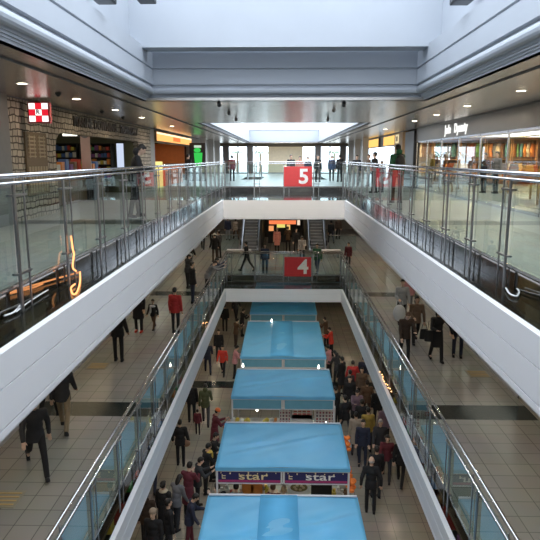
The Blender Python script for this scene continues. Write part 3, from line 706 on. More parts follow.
# ---------------------------------------------------------------- market tents
def tarpm():
    m,nt,out=nodes('tent tarpaulin'); L=nt.links.new
    b=N(nt,'ShaderNodeBsdfPrincipled',Roughness=.4); tr=N(nt,'ShaderNodeBsdfTranslucent')
    tc=N(nt,'ShaderNodeTexCoord'); n=N(nt,'ShaderNodeTexNoise',Scale=1.3,Detail=3.0,Distortion=.6); L(tc.outputs['Object'],n.inputs['Vector'])
    r=N(nt,'ShaderNodeMix',data_type='RGBA'); r.inputs[6].default_value=(.13,.50,.80,1); r.inputs[7].default_value=(.22,.62,.88,1)
    L(n.outputs['Fac'],r.inputs[0]); L(r.outputs[2],b.inputs['Base Color']); L(r.outputs[2],tr.inputs[0])
    mx=N(nt,'ShaderNodeMixShader'); mx.inputs[0].default_value=.25; L(b.outputs[0],mx.inputs[1]); L(tr.outputs[0],mx.inputs[2]); L(mx.outputs[0],out.inputs[0]); return m
TARP=tarpm()
TEAL=pm('teal valance panel',(.12,.33,.45),.4); NAVY=pm('navy banner',(.02,.02,.10),.5); MAG=pm('magenta stripe',(.35,.03,.14),.5); YEL=pm('yellow letters',(.75,.62,.35),.5); WHT=pm('white letters',(.75,.74,.7),.5)
TARP2=pm('deeper blue tarpaulin',(.11,.46,.78),.65,0,2,.1)
def tent(label,y0,y1,ban,w=3.52,xc=0.0,over=None):
    D=y1-y0
    t=thing('market_tent',label,'tent',(xc,y0,Z3),0,'blue tents in a row down the void')
    H=2.30; nx,ny=40,28; m=MB(); hw=w/2
    ph=random.uniform(0,6)
    for j in range(ny+1):
        for i in range(nx+1):
            u=i/nx; v=j/ny
            edge=min(u,1-u)*2; dome=.10*math.sin(PI*min(v,1-v))+.03*edge
            wr=.9*.03*math.exp(-((v-.15-.55*u)/.035)**2)-.9*.03*math.exp(-((v-.22-.55*u)/.05)**2)+.022*math.sin(9*u+5*v+ph)+.012*math.sin(17*(u-v)+ph)+.02*math.exp(-((v-.35-.3*u)/.03)**2)-.035*math.sin(PI*u*2)**2*math.sin(PI*v)
            inn=math.sin(PI*u)*math.sin(PI*v)
            m.v.append(((u-.5)*w,v*D,H+dome+wr*min(1,inn*3)))
    for j in range(ny):
        for i in range(nx):
            a=j*(nx+1)+i; m.f.append((a,a+1,a+nx+2,a+nx+1))
    c=m.build('canopy',TARP,t,smooth=True); s=c.modifiers.new('thickness','SOLIDIFY'); s.thickness=.012; s.offset=-1
    MB().cyl((-hw,D+.03,H+.02),(hw,D+.03,H+.02),.03).build('rear_bar',TFRAME,t)
    if over:
        mm=MB(); n=12
        for k in range(n+1):
            for u_ in over:
                v=k/n; jj=min(ny,int(round(v*ny))); ii=int(round(u_*nx)); q=m.v[jj*(nx+1)+ii]; mm.v.append((q[0],q[1],q[2]+.03))
        for k in range(n): mm.f.append((2*k,2*k+1,2*k+3,2*k+2))
        o_=mm.build('overlap_sheet',TARP2,t,smooth=True); s=o_.modifiers.new('thickness','SOLIDIFY'); s.thickness=.01
    # valance all round and seams
    m=MB(); m.box(-hw-.01,hw+.01,-.02,-.005,H-.09,H+.01); m.box(-hw-.01,hw+.01,D+.005,D+.02,H-.09,H+.01); m.box(-hw-.02,-hw-.005,0,D,H-.09,H+.01); m.box(hw+.005,hw+.02,0,D,H-.09,H+.01)
    m.build('valance',TARP,t)
    for x in (-hw+.02,hw-.02):
        for y in ((.02,D-.02) if D<4 else (.02,D/2,D-.02)): MB().box(x-.025,x+.025,y-.025,y+.025,0,H-.02).build('leg',TFRAME,t)
    MB().box(-hw,hw,0,.04,H-.12,H-.08).box(-hw,hw,D-.04,D,H-.05,H-.01).box(-hw,-hw+.04,0,D,H-.06,H-.02).box(hw-.04,hw,0,D,H-.06,H-.02).box(-hw,hw,0,.04,H-.47,H-.44).box(-.05,-.01,0,.04,H-.47,H-.1).box(.01,.05,0,.04,H-.47,H-.1).box(-hw,-hw+.04,0,.04,H-.47,H-.1).box(hw-.04,hw,0,.04,H-.47,H-.1).build('header_frame',TFRAME,t)
    for s,(x0,x1) in enumerate(((-hw+.05,-.06),(.06,hw-.05))):
        if ban=='star':
            p=MB().box(x0,x1,.01,.025,H-.44,H-.12).build('banner',NAVY,t); MB().box(x0,x1,.0,.01,H-.42,H-.36).build('stripe',MAG,p)
            text('banner_text','star',.29,YEL if s==0 else WHT,p,((x0+x1)/2+.1,-.006,H-.25),(PI/2,0,0),.004,sx=1.75,bold=.002)
            for k in range(7):
                xx=x0+.08+k*(x1-x0-.2)/6; r_=.018 if k%2 else .012; MB().box(xx-r_,xx+r_,-.004,.01,H-.17-.02*(k%3),H-.15-.02*(k%3)+r_).build('star_mark',YEL,p)
            MB().box(x0+.1,x0+.2,-.004,.01,H-.32,H-.30).box(x0+.1,x0+.12,-.004,.01,H-.32,H-.2).box(x0+.12,x0+.2,-.004,.01,H-.25,H-.235).build('banner_emblem',YEL,p)
        else:
            MB().box(x0,x1,.01,.022,H-.44,H-.12).build('banner',TEAL,t)
    light('POINT','tent_light',(xc-.8,y0+D*.45,Z3+2.0),14,(1,.85,.62),.08); light('POINT','tent_light',(xc+.8,y0+D*.45,Z3+2.0),14,(1,.85,.62),.08)
    return t
tent('blue market tent cut by the bottom edge of the photo, nearest below',10.5,13.2,'teal',3.56,over=(.36,.60))
tent('blue market tent with two navy star banners under its front edge',14.57,17.23,'star',3.52)
tent('blue market tent with teal front panels, above a stall with a dark umbrella',19.35,22.0,'teal',3.52)
tent('long blue market tent just before the lower white far beam',23.54,28.9,'teal',3.50,over=(.36,.62))
tent('teal blue tent half hidden under the lower white far beam',30.65,33.4,'teal',3.5)
tent('blue tent farthest away, seen through the ledge above the lower far beam',36,38.8,'teal',3.5)
BULB=em('bare bulb',(1,.9,.75),9)
for i,(px,py,Y) in enumerate(((271.7,321,28.7),(318.6,367.5,22.6),(326,425,17.4),(257,410,19.4),(243,366,22.4))):
    p=at(px,py,Y=Y); tag(MB().ell((0,0,0),(.04,.04,.05)).cyl((0,0,.04),(0,0,.1),.02).build('bare_bulb',BULB,smooth=True),'bright bare bulb above the stalls, %s'%('behind the long tent','between the long tent and the next','right of the star tent back edge','on the left under the teal panel','left corner behind the third tent')[i],'bulb','bare bulbs over the stalls').location=p
def ob(name,lab,cat,mb,mat,loc,grp=None,rz=0,bev=0,smooth=False):
    o=mb.build(name,mat,smooth=smooth,bevel=bev); o.location=loc; o.rotation_euler=(0,0,rz); return tag(o,lab,cat,grp)
def stall_table(lab,y,x0=-1.6,x1=1.6,h=.86,col=(.6,.58,.52)):
    t=thing('stall_table',lab,'table',(0,y,Z3),0,'tables in the tents')
    MB().box(x0,x1,-.4,.4,h-.04,h).build('table_top',WOOD,t); MB().box(x0-.02,x1+.02,-.42,.42,.1,h+.006).build('cloth',pm('stall cloth %.2f'%col[0],col,.8),t)
    for x in (x0+.05,x1-.05):
        for yy in (-.35,.35): MB().box(x-.02,x+.02,yy-.02,yy+.02,0,h-.04).build('leg',DSTEEL,t)
    return t
stall_table('cloth covered table with bottles and jars in the star tent',15.75,col=(.45,.42,.36))
stall_table('white clothed table with racks in the stall behind the star tent',20.4,col=(.62,.60,.56))
stall_table('table in the long tent before the lower far beam',24.7,col=(.5,.45,.36))
# star tent goods
def bx(w,d,h,z=0): return MB().box(-w/2,w/2,-d/2,d/2,z,z+h)
zt=Z3+.87
a=at(288,497,Y=15.2); b=at(310,480.5,Y=15.2)
t=thing('food_poster','white poster with a picture of food in the star tent','poster',(a.x,15.2,Z3)); w=b.x-a.x
MB().box(0,w,0,.03,.75,1.78).build('board',pm('white board',(.78,.76,.72),.5),t); MB().box(.02,.05,.03,.06,0,.75).box(w-.05,w-.02,.03,.06,0,.75).build('leg',TFRAME,t)
m=MB(); m.ell((w/2,-.005,1.38),(.24,.012,.13)); m.build('plate_picture',pm('olive food print',(.22,.18,.07),.6),t)
m=MB(); [m.ell((w/2+math.cos(k)*.12,-.012,1.38+math.sin(k)*.06),(.05,.01,.04),8,5) for k in range(6)]; m.build('dumpling_picture',pm('cream food print',(.65,.52,.32),.6),t)
a=at(311,497,Y=15.3); b=at(332,480.5,Y=15.3)
t=thing('hanging_cloth','black cloth with a pale looped garland in the star tent','cloth',(a.x,15.3,Z3)); w=b.x-a.x
MB().box(0,w,0,.04,.75,1.78).build('cloth',BLACK,t); MB().tube([(w*.05+w*.9*i/12,-.02,1.66-.16*math.sin(PI*i/12)) for i in range(13)],.015,6).build('garland',pm('pale garland',(.6,.58,.5),.5),t)
for i,(px,h,c) in enumerate(((222,.3,'white'),(227,.36,'white'),(232,.22,'red'),(248,.5,'orange'),(257,.52,'orange'),(264,.36,'white'),(266,.4,'yellow'),(334,.3,'yellow'),(338,.35,'white'),(342,.28,'white'),(345,.32,'brown'))):
    p=at(px,490,Y=15.55); m=MB().fr((0,0,0),(.09,.08),(0,0,h*.75),(.09,.08),12).fr((0,0,h*.75),(.05,.05),(0,0,h),(.04,.04),12) if c!='orange' else bx(.32,.2,h)
    ob('jar' if c!='orange' else 'orange_box','%s %s on the star tent table, %s from its left end'%(c,'jar' if c!='orange' else 'box',ORD[i]),'jar' if c!='orange' else 'box',m,PM[c],(p.x,15.5,zt+.004),'goods in the star tent')
# racks stall
RK=cardm('card rack print',(.70,.66,.62),(.45,.10,.12),(.12,.10,.14),.11,.12)
for i,(x0,x1,y0,y1,mm,lab) in enumerate(((280,290,408,424,RK,'tall narrow rack of small cards left of the white notice'),(292,312,407,414,cardm('red print',(.75,.7,.66),(.6,.12,.10),(.5,.2,.15),.16,.1),'red and white printed notice strip above the white box'),(292,312,415,424,pm('white box',(.75,.73,.70),.5),'plain white box beside the card rack'),(315,335,408,424,RK,'wide rack of small cards at the right of the stall behind the star tent'))):
    Y=20.0; a=at(x0,y1,Y=Y); b=at(x1,y0,Y=Y)
    t=thing('card_rack' if 'rack' in lab and 'beside' not in lab else ('notice' if 'notice' in lab else 'white_box'),lab,'rack' if mm is RK else 'box' if 'box beside' in lab else 'notice',((a.x+b.x)/2,Y,a.z-.35)); w=b.x-a.x; h=b.z-a.z+.35
    MB().box(-w/2,w/2,0,.03,(0 if i!=1 else h-.45),h).build('front_panel',mm,t); MB().box(-w/2-.02,-w/2,-.01,.2,0,h).box(w/2,w/2+.02,-.01,.2,0,h).build('side_frame',TFRAME,t)
# dark umbrella
p=at(259,420,Y=21.15); t=thing('umbrella','dark purple open umbrella over the left of the stall behind the star tent','umbrella',(p.x,21.15,Z3))
m=MB(); K=16; Rr=.62
for k in range(7):
    f=k/6; 
    for i in range(K):
        a=2*PI*i/K; sc_=1-.06*f*(i%2); m.v.append((Rr*math.sin(f*1.15)/math.sin(1.15)*math.cos(a)*sc_,Rr*math.sin(f*1.15)/math.sin(1.15)*math.sin(a)*sc_,1.72-.34*(1-math.cos(f*1.15))/(1-math.cos(1.15))))
for k in range(6):
    for i in range(K): j=(i+1)%K; m.f.append((k*K+i,k*K+j,(k+1)*K+j,(k+1)*K+i))
o=m.build('canopy',pm('dark plum cloth',(.055,.04,.07),.6),t); s=o.modifiers.new('thickness','SOLIDIFY'); s.thickness=.006
MB().cyl((0,0,.05),(0,0,1.78),.015).build('shaft',DSTEEL,t); MB().cyl((0,0,0),(0,0,.05),.18).build('base',DSTEEL,t)
for i,(px,c) in enumerate(((233,'white'),(237,'yellow'),(241,'white'),(247,'yellow'),(266,'yellow'),(271,'white'),(275,'orange'),(277,'white'))):
    p=at(px,418,Y=20.35); ob('packet','%s packet, %s along the table beneath the dark umbrella'%(c,ORD[i]),'packet',MB().ell((0,0,.12),(.13,.10,.12)).ell((.04,0,.2),(.09,.08,.1)),PM[c],(p.x,20.15,zt+.005),'packets by the umbrella',smooth=True)
for i in range(12):
    c=cs[(i*3)%8]; ob('packet','%s packet, %s along the long tent front table'%(c,ORD[i]),'packet',bx(.2,.2,.16+.06*(i%3)),PM[c],(-1.45+i*.26,24.4,zt+.005),'packets in the long tent')
# orange decorations at the tent side
ORG=pm('orange paper',(.85,.22,.04),.7)
for i,(px,py,Y) in enumerate(((348,474,15.0),(346.5,441,16.9),(351,482,14.7))):
    p=at(px,py,Y=Y); m=MB(); random.seed(i)
    for k in range(10): m.ell((random.uniform(-.08,.08),random.uniform(-.1,.1),random.uniform(-.22,.15)),(.08,.08,.07),8,5)
    ob('paper_decoration','orange paper decoration hanging at the right side of the star tent, %s'%('by its front corner','by its back corner','lowest of the three')[i],'decoration',m,ORG,p,'orange decorations')
# ---------------------------------------------------------------- people
def remesh(mb,name,vox,it=3,fac=.5):
    me=mb.mesh('tmp'); bm=bmesh.new(); bm.from_mesh(me); bmesh.ops.recalc_face_normals(bm,faces=bm.faces); bm.to_mesh(me); bm.free()
    o=bpy.data.objects.new('tmp',me); COL.objects.link(o)
    r=o.modifiers.new('r','REMESH'); r.mode='VOXEL'; r.voxel_size=vox
    s=o.modifiers.new('s','SMOOTH'); s.iterations=it; s.factor=fac
    dg=bpy.context.evaluated_depsgraph_get(); dg.update()
    out=bpy.data.meshes.new_from_object(o.evaluated_get(dg)); out.name=name
    bpy.data.objects.remove(o); bpy.data.meshes.remove(me)
    out.polygons.foreach_set('use_smooth',[True]*len(out.polygons)); return out
POSES={
 'stand':dict(),
 'hands_front':dict(arm=((35,8,75),(30,8,80)),head=18,lean=6),
 'walk':dict(leg=((24,4),(-20,18)),arm=((-18,10,15),(20,10,25)),lean=5),
 'walk_bag':dict(leg=((-22,20),(22,3)),arm=((5,14,8),(14,10,60)),lean=4),
 'stride':dict(leg=((36,8),(-28,30)),arm=((-25,14,25),(28,14,30)),lean=9),
 'lean':dict(lean=32,arm=((75,10,45),(70,12,40)),head=20,leg=((-6,2),(4,6))),
 'reach':dict(arm=((10,42,12),(20,10,70)),leg=((14,3),(-14,12)),lean=4),
 'pockets':dict(arm=((-12,18,45),(-12,18,45)),bulky=1),
 'back_clasp':dict(arm=((-28,20,38),(-28,20,38)),lean=3,head=8),
 'look_down':dict(arm=((25,10,60),(10,8,20)),head=28,lean=10,leg=((6,2),(-6,4))),
}
_cache={}
def person_meshes(pose,coat,hair):
    key=(pose,coat,hair)
    if key in _cache: return _cache[key]
    q=POSES[pose]; lean=math.radians(q.get('lean',0)); hd=math.radians(q.get('head',0))
    arms=q.get('arm',((0,9,12),(0,9,12))); legs=q.get('leg',((2,1),(-3,2)))
    V3=Vector; u=V3((0,math.sin(lean),math.cos(lean))); fwd=V3((0,math.cos(lean),-math.sin(lean)))
    feet=[]; J=[]
    for s,(a,k) in zip((-1,1),legs):
        a_,k_=math.radians(a),math.radians(a-k); h=V3((s*.09,0,0)); kn=h+V3((s*.015,math.sin(a_)*.42,-math.cos(a_)*.42)); an=kn+V3((0,math.sin(k_)*.41,-math.cos(k_)*.41)); J.append((h,kn,an,k_))
    dz=.075-min(j[2].z for j in J); hipz=dz
    J=[(h+V3((0,0,dz)),k+V3((0,0,dz)),a+V3((0,0,dz)),t) for h,k,a,t in J]
    hip=V3((0,0,dz)); chest=hip+u*.36; neck=hip+u*.50
    hl=lean*.5+hd; hu=V3((0,math.sin(hl),math.cos(hl))); hf=V3((0,math.cos(hl),-math.sin(hl))); HM=Matrix(((1,0,0),(0,hf.y,hu.y),(0,hf.z,hu.z)))
    hc=neck+hu*.185
    def armj(s,a):
        f,ab,e=[math.radians(x) for x in a]; sh=hip+u*.455+V3((s*.175,0,0))
        d=V3((s*math.sin(ab),math.sin(f),-math.cos(f)*math.cos(ab))).normalized(); el=sh+d*.28
        d2=V3((s*math.sin(ab)*.2-(s*.35 if a[2]>50 else 0),math.sin(f+e),-math.cos(f+e))).normalized(); wr=el+d2*.25; return sh,el,wr,d2
    A=[armj(s,a) for s,a in zip((-1,1),arms)]
    # body: one continuous skin
    m=MB(); m.cap(hip,chest,.095,.10); m.cap(chest,neck,.09,.055); m.cap(neck-hu*.02,hc-hu*.06,.052,.05)
    m.ell(hc,(.074,.092,.112),20,14,HM); m.ell(hc+hf*.035-hu*.055,(.052,.055,.058),14,10,HM)
    m.cap(hc+hf*.088+hu*.01,hc+hf*.108-hu*.022,.010,.015); m.ell(hc+hf*.083-hu*.052,(.024,.012,.010),10,6,HM)
    for s in (-1,1):
        m.ell(hc+V3((s*.076,0,0))-hf*.005,(.012,.022,.032),10,7,HM)
        m.ell(hc+V3((s*.03,0,0))+hf*.078+hu*.028,(.022,.012,.008),8,5,HM)
    for (sh,el,wr,d2),s in zip(A,(-1,1)):
        m.cap(chest+u*.07,sh,.06,.045); m.cap(sh,el,.045,.038); m.cap(el,wr,.037,.026)
        side=V3((1,0,0))-d2*d2.x; side.normalize(); nrm=d2.cross(side)
        pc=wr+d2*.05; MM=Matrix((side,nrm,d2)).transposed(); m.ell(pc,(.040,.018,.052),12,8,MM)
        inward=-s
        for k,(off,ln) in enumerate(((-.030,.060),(-.010,.072),(.011,.068),(.030,.052))):
            b0=pc+d2*.038+side*off; curl=nrm*(.012*(1 if nrm.dot(V3((-s,0,0)))>0 else -1)); m1=b0+d2*ln*.5+curl*.5; m.cap(b0,m1,.0105,.0095); m.cap(m1,m1+d2*ln*.45+curl*1.4,.0095,.0085)
        ts=side*(1 if (side.dot(V3((0,1,0)))>0.3 or side.dot(V3((-s,0,0)))>.0) else -1)
        m.cap(wr+d2*.02+ts*.028,wr+d2*.05+ts*.055,.014,.011); m.cap(wr+d2*.05+ts*.055,wr+d2*.078+ts*.062,.011,.009)
    for h,k,a,t in J: m.cap(h,k,.07,.045); m.cap(k,a,.042,.030); m.cap(a,a+V3((0,.09,-.03)),.03,.025)
    body=remesh(m,'person',.0095,2)
    # coat
    bk=1.12 if q.get('bulky') else 1.0
    m=MB(); LM=Matrix(((1,0,0),(0,fwd.y,u.y),(0,fwd.z,u.z)))
    m.ell(hip+u*.06,(.165*bk,.13*bk,.13),16,10,LM); m.ell(hip+u*.20,(.155*bk,.128*bk,.16),16,10,LM); m.ell(hip+u*.36,(.178*bk,.125*bk,.15),16,10,LM)
    m.cap(neck-u*.07,neck+hu*.005,.085,.062)
    if coat=='hood': m.ell(hc-hf*.085-hu*.10,(.10,.075,.09),14,9,HM)
    for (sh,el,wr,d2),s in zip(A,(-1,1)):
        m.cap(neck-u*.06,sh,.07,.075*bk); m.cap(sh,el,.066*bk,.056*bk); m.cap(el,wr-d2*.01,.056*bk,.043*bk)
    if coat=='long':
        m.fr((0,-.0,hipz-.42),(.20,.17),(0,0,hipz+.08),(.165,.13))
    else: m.fr((0,0,hipz-.13),(.182*bk,.145*bk),(0,0,hipz+.08),(.165*bk,.13*bk))
    cm=remesh(m,'coat',.017,4)
    m=MB(); m.ell(hip,(.155,.118,.13),16,10)
    for h,k,a,t in J: m.cap(h,k,.083,.060); m.cap(k,a+V3((0,0,.02)),.060,.052)
    tm=remesh(m,'trousers',.016,4)
    sm=[]
    for h,k,a,t in J:
        m=MB(); d=V3((0,math.cos(t*.8),math.sin(t*.8))); up=V3((1,0,0)).cross(d)
        m.cap(a-up*.02-d*.03,a+d*.12-up*.035,.042,.036); m.box(-.038,.038,-.075,.155,-.074,-.055,Matrix.Translation(a)@Matrix(((1,0,0,0),(0,d.y,up.y,0),(0,d.z,up.z,0),(0,0,0,1)))); m.cap(a+up*.05,a-up*.01,.038,.042)
        sm.append(remesh(m,'shoe',.012,2))
    m=MB()
    if hair!='bald':
        m.ell(hc-hf*.018+hu*.022,(.084,.092,.108),20,14,HM); m.ell(hc+hf*.045+hu*.075,(.062,.045,.035),12,8,HM)
        if hair=='long': m.ell(hc-hf*.055-hu*.07,(.085,.05,.14),16,10,HM)
        if hair=='bun': m.ell(hc-hf*.11+hu*.03,(.04,.04,.04),12,8,HM)
    else:
        m.ell(hc-hf*.03-hu*.03,(.080,.076,.05),18,10,HM)
    hm=remesh(m,'hair',.009,2)
    m=MB()
    for s in (-1,1): m.ell(hc+V3((s*.03,0,0))+hf*.084+hu*.016,(.011,.007,.006),8,6,HM)
    ey=m.mesh('eyes')
    hat=MB().ell(hc+hu*.055-hf*.008,(.094,.104,.085),18,10,HM).mesh('hat')
    wr=[(a[2],a[3]) for a in A]
    _cache[key]=(body,cm,tm,sm,hm,ey,hat,wr,hc,neck,hip); return _cache[key]
SKIN=[pm('skin tone light',(.62,.42,.31),.55),pm('skin tone mid',(.52,.34,.24),.55)]
EYE=pm('dark eyes',(.02,.015,.012),.3)
CC={'black':(.012,.012,.014),'navy':(.02,.025,.05),'charcoal':(.035,.035,.04),'grey':(.16,.16,.17),'brown':(.10,.055,.03),'dark brown':(.05,.03,.02),'red':(.42,.03,.03),'bright red':(.62,.05,.03),
 'olive':(.07,.08,.035),'green':(.05,.14,.07),'beige':(.38,.31,.24),'yellow':(.34,.24,.05),'pink':(.60,.28,.30),'mauve':(.20,.13,.17),'maroon':(.12,.02,.03),'white':(.55,.53,.50),'pale grey':(.33,.34,.36),'blue':(.06,.10,.22),'orange':(.75,.18,.05),'khaki':(.28,.21,.13),'coral':(.65,.25,.20),'patterned brown':(.14,.09,.06),'dark green':(.02,.10,.045),'denim':(.05,.07,.13)}
CMAT={k:pm(k+' clothing',v,.85,0,14,.35 if 'patterned' in k else .15,.2,60) for k,v in CC.items()}
HMAT={'black':pm('black hair',(.012,.010,.009),.45,0,60,.3),'brown':pm('brown hair',(.10,.05,.025),.45,0,60,.3),'grey':pm('grey hair',(.35,.34,.33),.5,0,60,.3),'fair':pm('fair hair',(.40,.27,.14),.5,0,60,.3)}
HANDS=[]
def person(loc,face,pose,H,coat,trou,label,grp,ctype='short',hair='short',hcol='black',hat=None,shoe='black',held=None):
    b,cm,tm,sm,hm,ey,ht,wr,hc,neck,hip=person_meshes(pose,ctype,hair)
    rz=math.radians(face); s=H/1.70
    t=thing('person',label,'person',loc,rz,grp); t.scale=(s,s,s)
    def add(n,me,mat):
        o=bpy.data.objects.new(n,me); COL.objects.link(o); o.parent=t
        if not me.materials: me.materials.append(mat)
        o.material_slots[0].link='OBJECT'; o.material_slots[0].material=mat; return o
    add('body',b,SKIN[len(HANDS)%2]); add('coat',cm,CMAT[coat]); add('trousers',tm,CMAT[trou])
    for x in sm: add('shoe',x,CMAT[shoe])
    add('hair',hm,HMAT[hcol]); add('eyes',ey,EYE)
    if hat: add('hat',ht,CMAT[hat])
    M=Matrix.Translation(loc)@Matrix.Rotation(rz,4,'Z')@Matrix.Scale(s,4)
    HANDS.append(1)
    res=dict(hands=[M@(w+d*.09) for w,d in wr],head=M@hc,back=M@(neck-Vector((0,.16,.22))),side=M@(hip+Vector((.2,0,.05))),rz=rz,label=label)
    return res
G4L='people on the lower left walkway'; G4R='people on the lower right walkway'; G4F='people behind the lower far railing'
G3L='shoppers in the aisle left of the tents'; G3R='shoppers in the aisle right of the tents'; G5='people on the upper level'
R={}
def P(k,px,py,z,*a,X=None,**kw):
    if X is not None:
        g=at(px,py,X=X); loc=Vector((X,g.y,z))
    else: loc=at(px,py,z=z)
    R[k]=person(loc,*a,**kw); return R[k]
# lower left walkway
P('a',38,472,Z4,-150,'stride',1.74,'charcoal','black','person in a dark jacket striding at the left, legs apart',G4L,hair='short')
P('b1',65,430,Z4,10,'walk',1.70,'charcoal','khaki','person in khaki trousers and dark jacket walking behind the striding one',G4L)
P('b2',50,419,Z4,5,'walk_bag',1.66,'dark brown','black','dark dressed person half hidden by the beam beside the khaki trousers',G4L,ctype='hood')
P('c',119,361,Z4,0,'pockets',1.72,'black','black','person in black standing still with hands in pockets on the left walkway',G4L,ctype='hood')
P('d',139,332,Z4,175,'stand',1.74,'black','black','tall person in black wearing red shoes beside a child',G4L,shoe='bright red',ctype='long')
P('e',154,329,Z4,170,'walk',1.15,'black','brown','small child in dark clothes with a pale strap',G4L)
P('f',176,333,Z4,-10,'stand',1.64,'red','black','person in a red jacket with black trousers on the left walkway',G4L,ctype='short')
def lean(k,px,py,*a,**kw):  # person at the rail, found from head height
    g=at(px,py,X=-3.42); R[k]=person(Vector((-3.42,g.y,Z4)),*a,**kw)
lean('g1',209,292,-88,'lean',1.70,'navy','charcoal','person in a dark striped jacket leaning both arms on the left lower railing',G4L)
lean('g2',207,272,-80,'lean',1.66,'grey','black','second person leaning over the left lower railing, grey sleeves',G4L)
P('g3',193,303,Z4,-60,'stand',1.78,'black','navy','tall person in black standing behind the two leaning on the railing',G4L)
P('g4',188,288,Z4,-40,'look_down',1.66,'charcoal','black','person with pale cap behind the leaning group',G4L,hat='white',hair='short')
P('g5',190,271,Z4,-20,'pockets',1.75,'black','black','broad person in black above the leaning group',G4L)
P('h1',215,262,Z4,30,'pockets',1.70,'black','dark brown','person in a black padded coat with white cap near the far left corner',G4L,hat='white')
P('h2',219,258,Z4,60,'stand',1.68,'charcoal','black','dark haired person beside the white cap at the far left corner',G4L)
P('i1',228,240,Z4,0,'stand',1.70,'navy','pale grey','person standing far back left of the escalator, grey trousers',G4L)
P('i2',236,239,Z4,20,'walk',1.60,'beige','brown','person in a pale top far back left by the escalator',G4L)
P('i3',203,249,Z4,0,'walk',1.65,'black','black','dark walker far back on the lower left walkway',G4L)
P('i4',212,244,Z4,160,'stand',1.60,'dark brown','black','brown dressed walker farthest on the lower left walkway',G4L)
# behind the lower far railing
P('j1',247,271,Z4,75,'walk',1.68,'black','black','dark walker behind the lower far railing, left of the two standing',G4F)
P('j2',265,273,Z4,180,'stand',1.58,'navy','black','person in a dark coat facing the void behind the lower far railing',G4F,hair='long')
P('j3',317,273,Z4,160,'walk',1.66,'green','denim','person in a green top right of the red 4 sign',G4F)
P('j4',277,252,Z4,170,'stand',1.60,'coral','black','person in a salmon coat in front of the dark shop',G4F,hair='long',ctype='long')
P('j5',288,251,Z4,10,'hands_front',1.62,'brown','black','person in brown by the lit display of the dark shop',G4F)
P('j6',302,262,Z4,175,'look_down',1.60,'white','black','person in pale clothes directly above the 4 sign',G4F,hair='short')
P('j7',296,254,Z4,-160,'stand',1.66,'black','black','person in black between the brown coat and the pale clothes',G4F)
P('j8',331,243,Z4,10,'walk',1.68,'black','navy','dark walker beside the right escalator',G4F)
P('j9',338,239,Z4,190,'stand',1.64,'dark brown','black','person farther back beyond the right escalator',G4F)
# lower right walkway
P('k0',348,268,Z4,150,'stand',1.45,'maroon','black','small person in maroon by the far right corner of the lower railing',G4R)
P('k1',401,323,Z4,175,'walk_bag',1.72,'pale grey','black','person in a light grey shirt carrying a large white bag',G4R)
P('k2',415,343,Z4,178,'walk_bag',1.66,'patterned brown','black','long haired person in a brown patterned coat holding a black handbag',G4R,hair='long')
P('k3',404,362,Z4,-170,'look_down',1.64,'dark brown','black','dark person at the railing in front of the patterned coat',G4R,hair='short',hcol='brown')
P('k4',436,361,Z4,-175,'reach',1.68,'black','black','person in a black dress with one arm out and a shoulder bag',G4R,ctype='long',hair='long')
P('k5',457,357,Z4,170,'stand',1.72,'black','navy','person whose dark legs show beneath the right beam',G4R)
P('k6',476,352,Z4,175,'walk',1.68,'dark brown','charcoal','person nearly hidden under the right beam behind the dark legs',G4R)
P('k7',408,313,Z4,0,'stand',1.60,'pink','grey','person in pale pink just behind the light grey shirt',G4R)
# ground floor left aisle
g=G3L
P('l1',225,331,Z3,0,'stand',1.66,'black','black','person in black farthest up the left aisle beneath the white far beam',g)
P('l2',242,336,Z3,-60,'hands_front',1.66,'black','charcoal','dark shopper close to the long tent left edge, farthest back',g)
P('l3',236,347,Z3,-50,'hands_front',1.62,'brown','dark brown','shopper in a brown jacket at the long tent left side',g)
P('l4',219,361,Z3,180,'stand',1.68,'black','charcoal','dark haired person in black walking in front of the red coat',g,hair='long')
P('l5',223,375,Z3,175,'walk',1.56,'bright red','black','person in a bright red jacket in the middle of the left aisle',g)
P('l6',208,373,Z3,10,'walk',1.70,'navy','navy','person in dark blue walking beside the white beam',g)
P('l7',235,378,Z3,-80,'hands_front',1.62,'pink','black','person in pink at the corner of the long tent',g)
P('l8',206,424,Z3,5,'walk',1.72,'olive','charcoal','broad person in an olive green jacket seen from behind',g,ctype='hood')
P('l9',192,422,Z3,0,'stand',1.72,'black','black','person in black beside the olive green jacket',g)
P('l10',198,434,Z3,0,'stand',1.0,'maroon','black','small child in maroon between the olive and black coats',g)
P('l11',215,453,Z3,-70,'hands_front',1.68,'maroon','navy','person in a dark red coat and orange hat at the star tent corner',g,hat='orange',ctype='long')
P('l12',181,465,Z3,0,'pockets',1.66,'black','black','person in black with a tan shoulder bag seen from behind',g)
P('l13',206,493,Z3,-60,'hands_front',1.66,'black','black','person in black with a yellow scarf beside the star banner',g)
P('l14',189,518,Z3,-20,'hands_front',1.72,'maroon','black','person in dark maroon left of the nearest tent',g,ctype='long')
P('l15',177,529,Z3,-30,'look_down',1.62,'grey','charcoal','person in a grey blue jacket bending beside the dark fur collar',g,hair='long')
P('l16',165,537,Z3,-20,'stand',1.68,'black','black','person in a long black coat with a pale collar',g,ctype='long',hair='bun')
P('l17',148,548,Z3,10,'stand',1.66,'dark brown','black','person in dark brown near the beam at the bottom left',g,ctype='hood')
P('l18',155,570,Z3,170,'stand',1.70,'black','black','person with fair hair cut by the bottom edge of the picture',g,hcol='fair',hat='beige')
P('l19',153,490,Z3,5,'walk',1.70,'black','navy','dark person close beside the left beam above the brown coat',g)
P('l20',198,508,Z3,-70,'hands_front',1.64,'charcoal','black','charcoal dressed person squeezed between the maroon and yellow scarf',g)
P('l21',190,548,Z3,-80,'look_down',1.62,'navy','maroon','person in navy stooping close to the nearest tent',g)
P('l22',213,480,Z3,-85,'hands_front',1.66,'black','black','dark shopper in the corner between the star banner and the nearest tent' ,g)
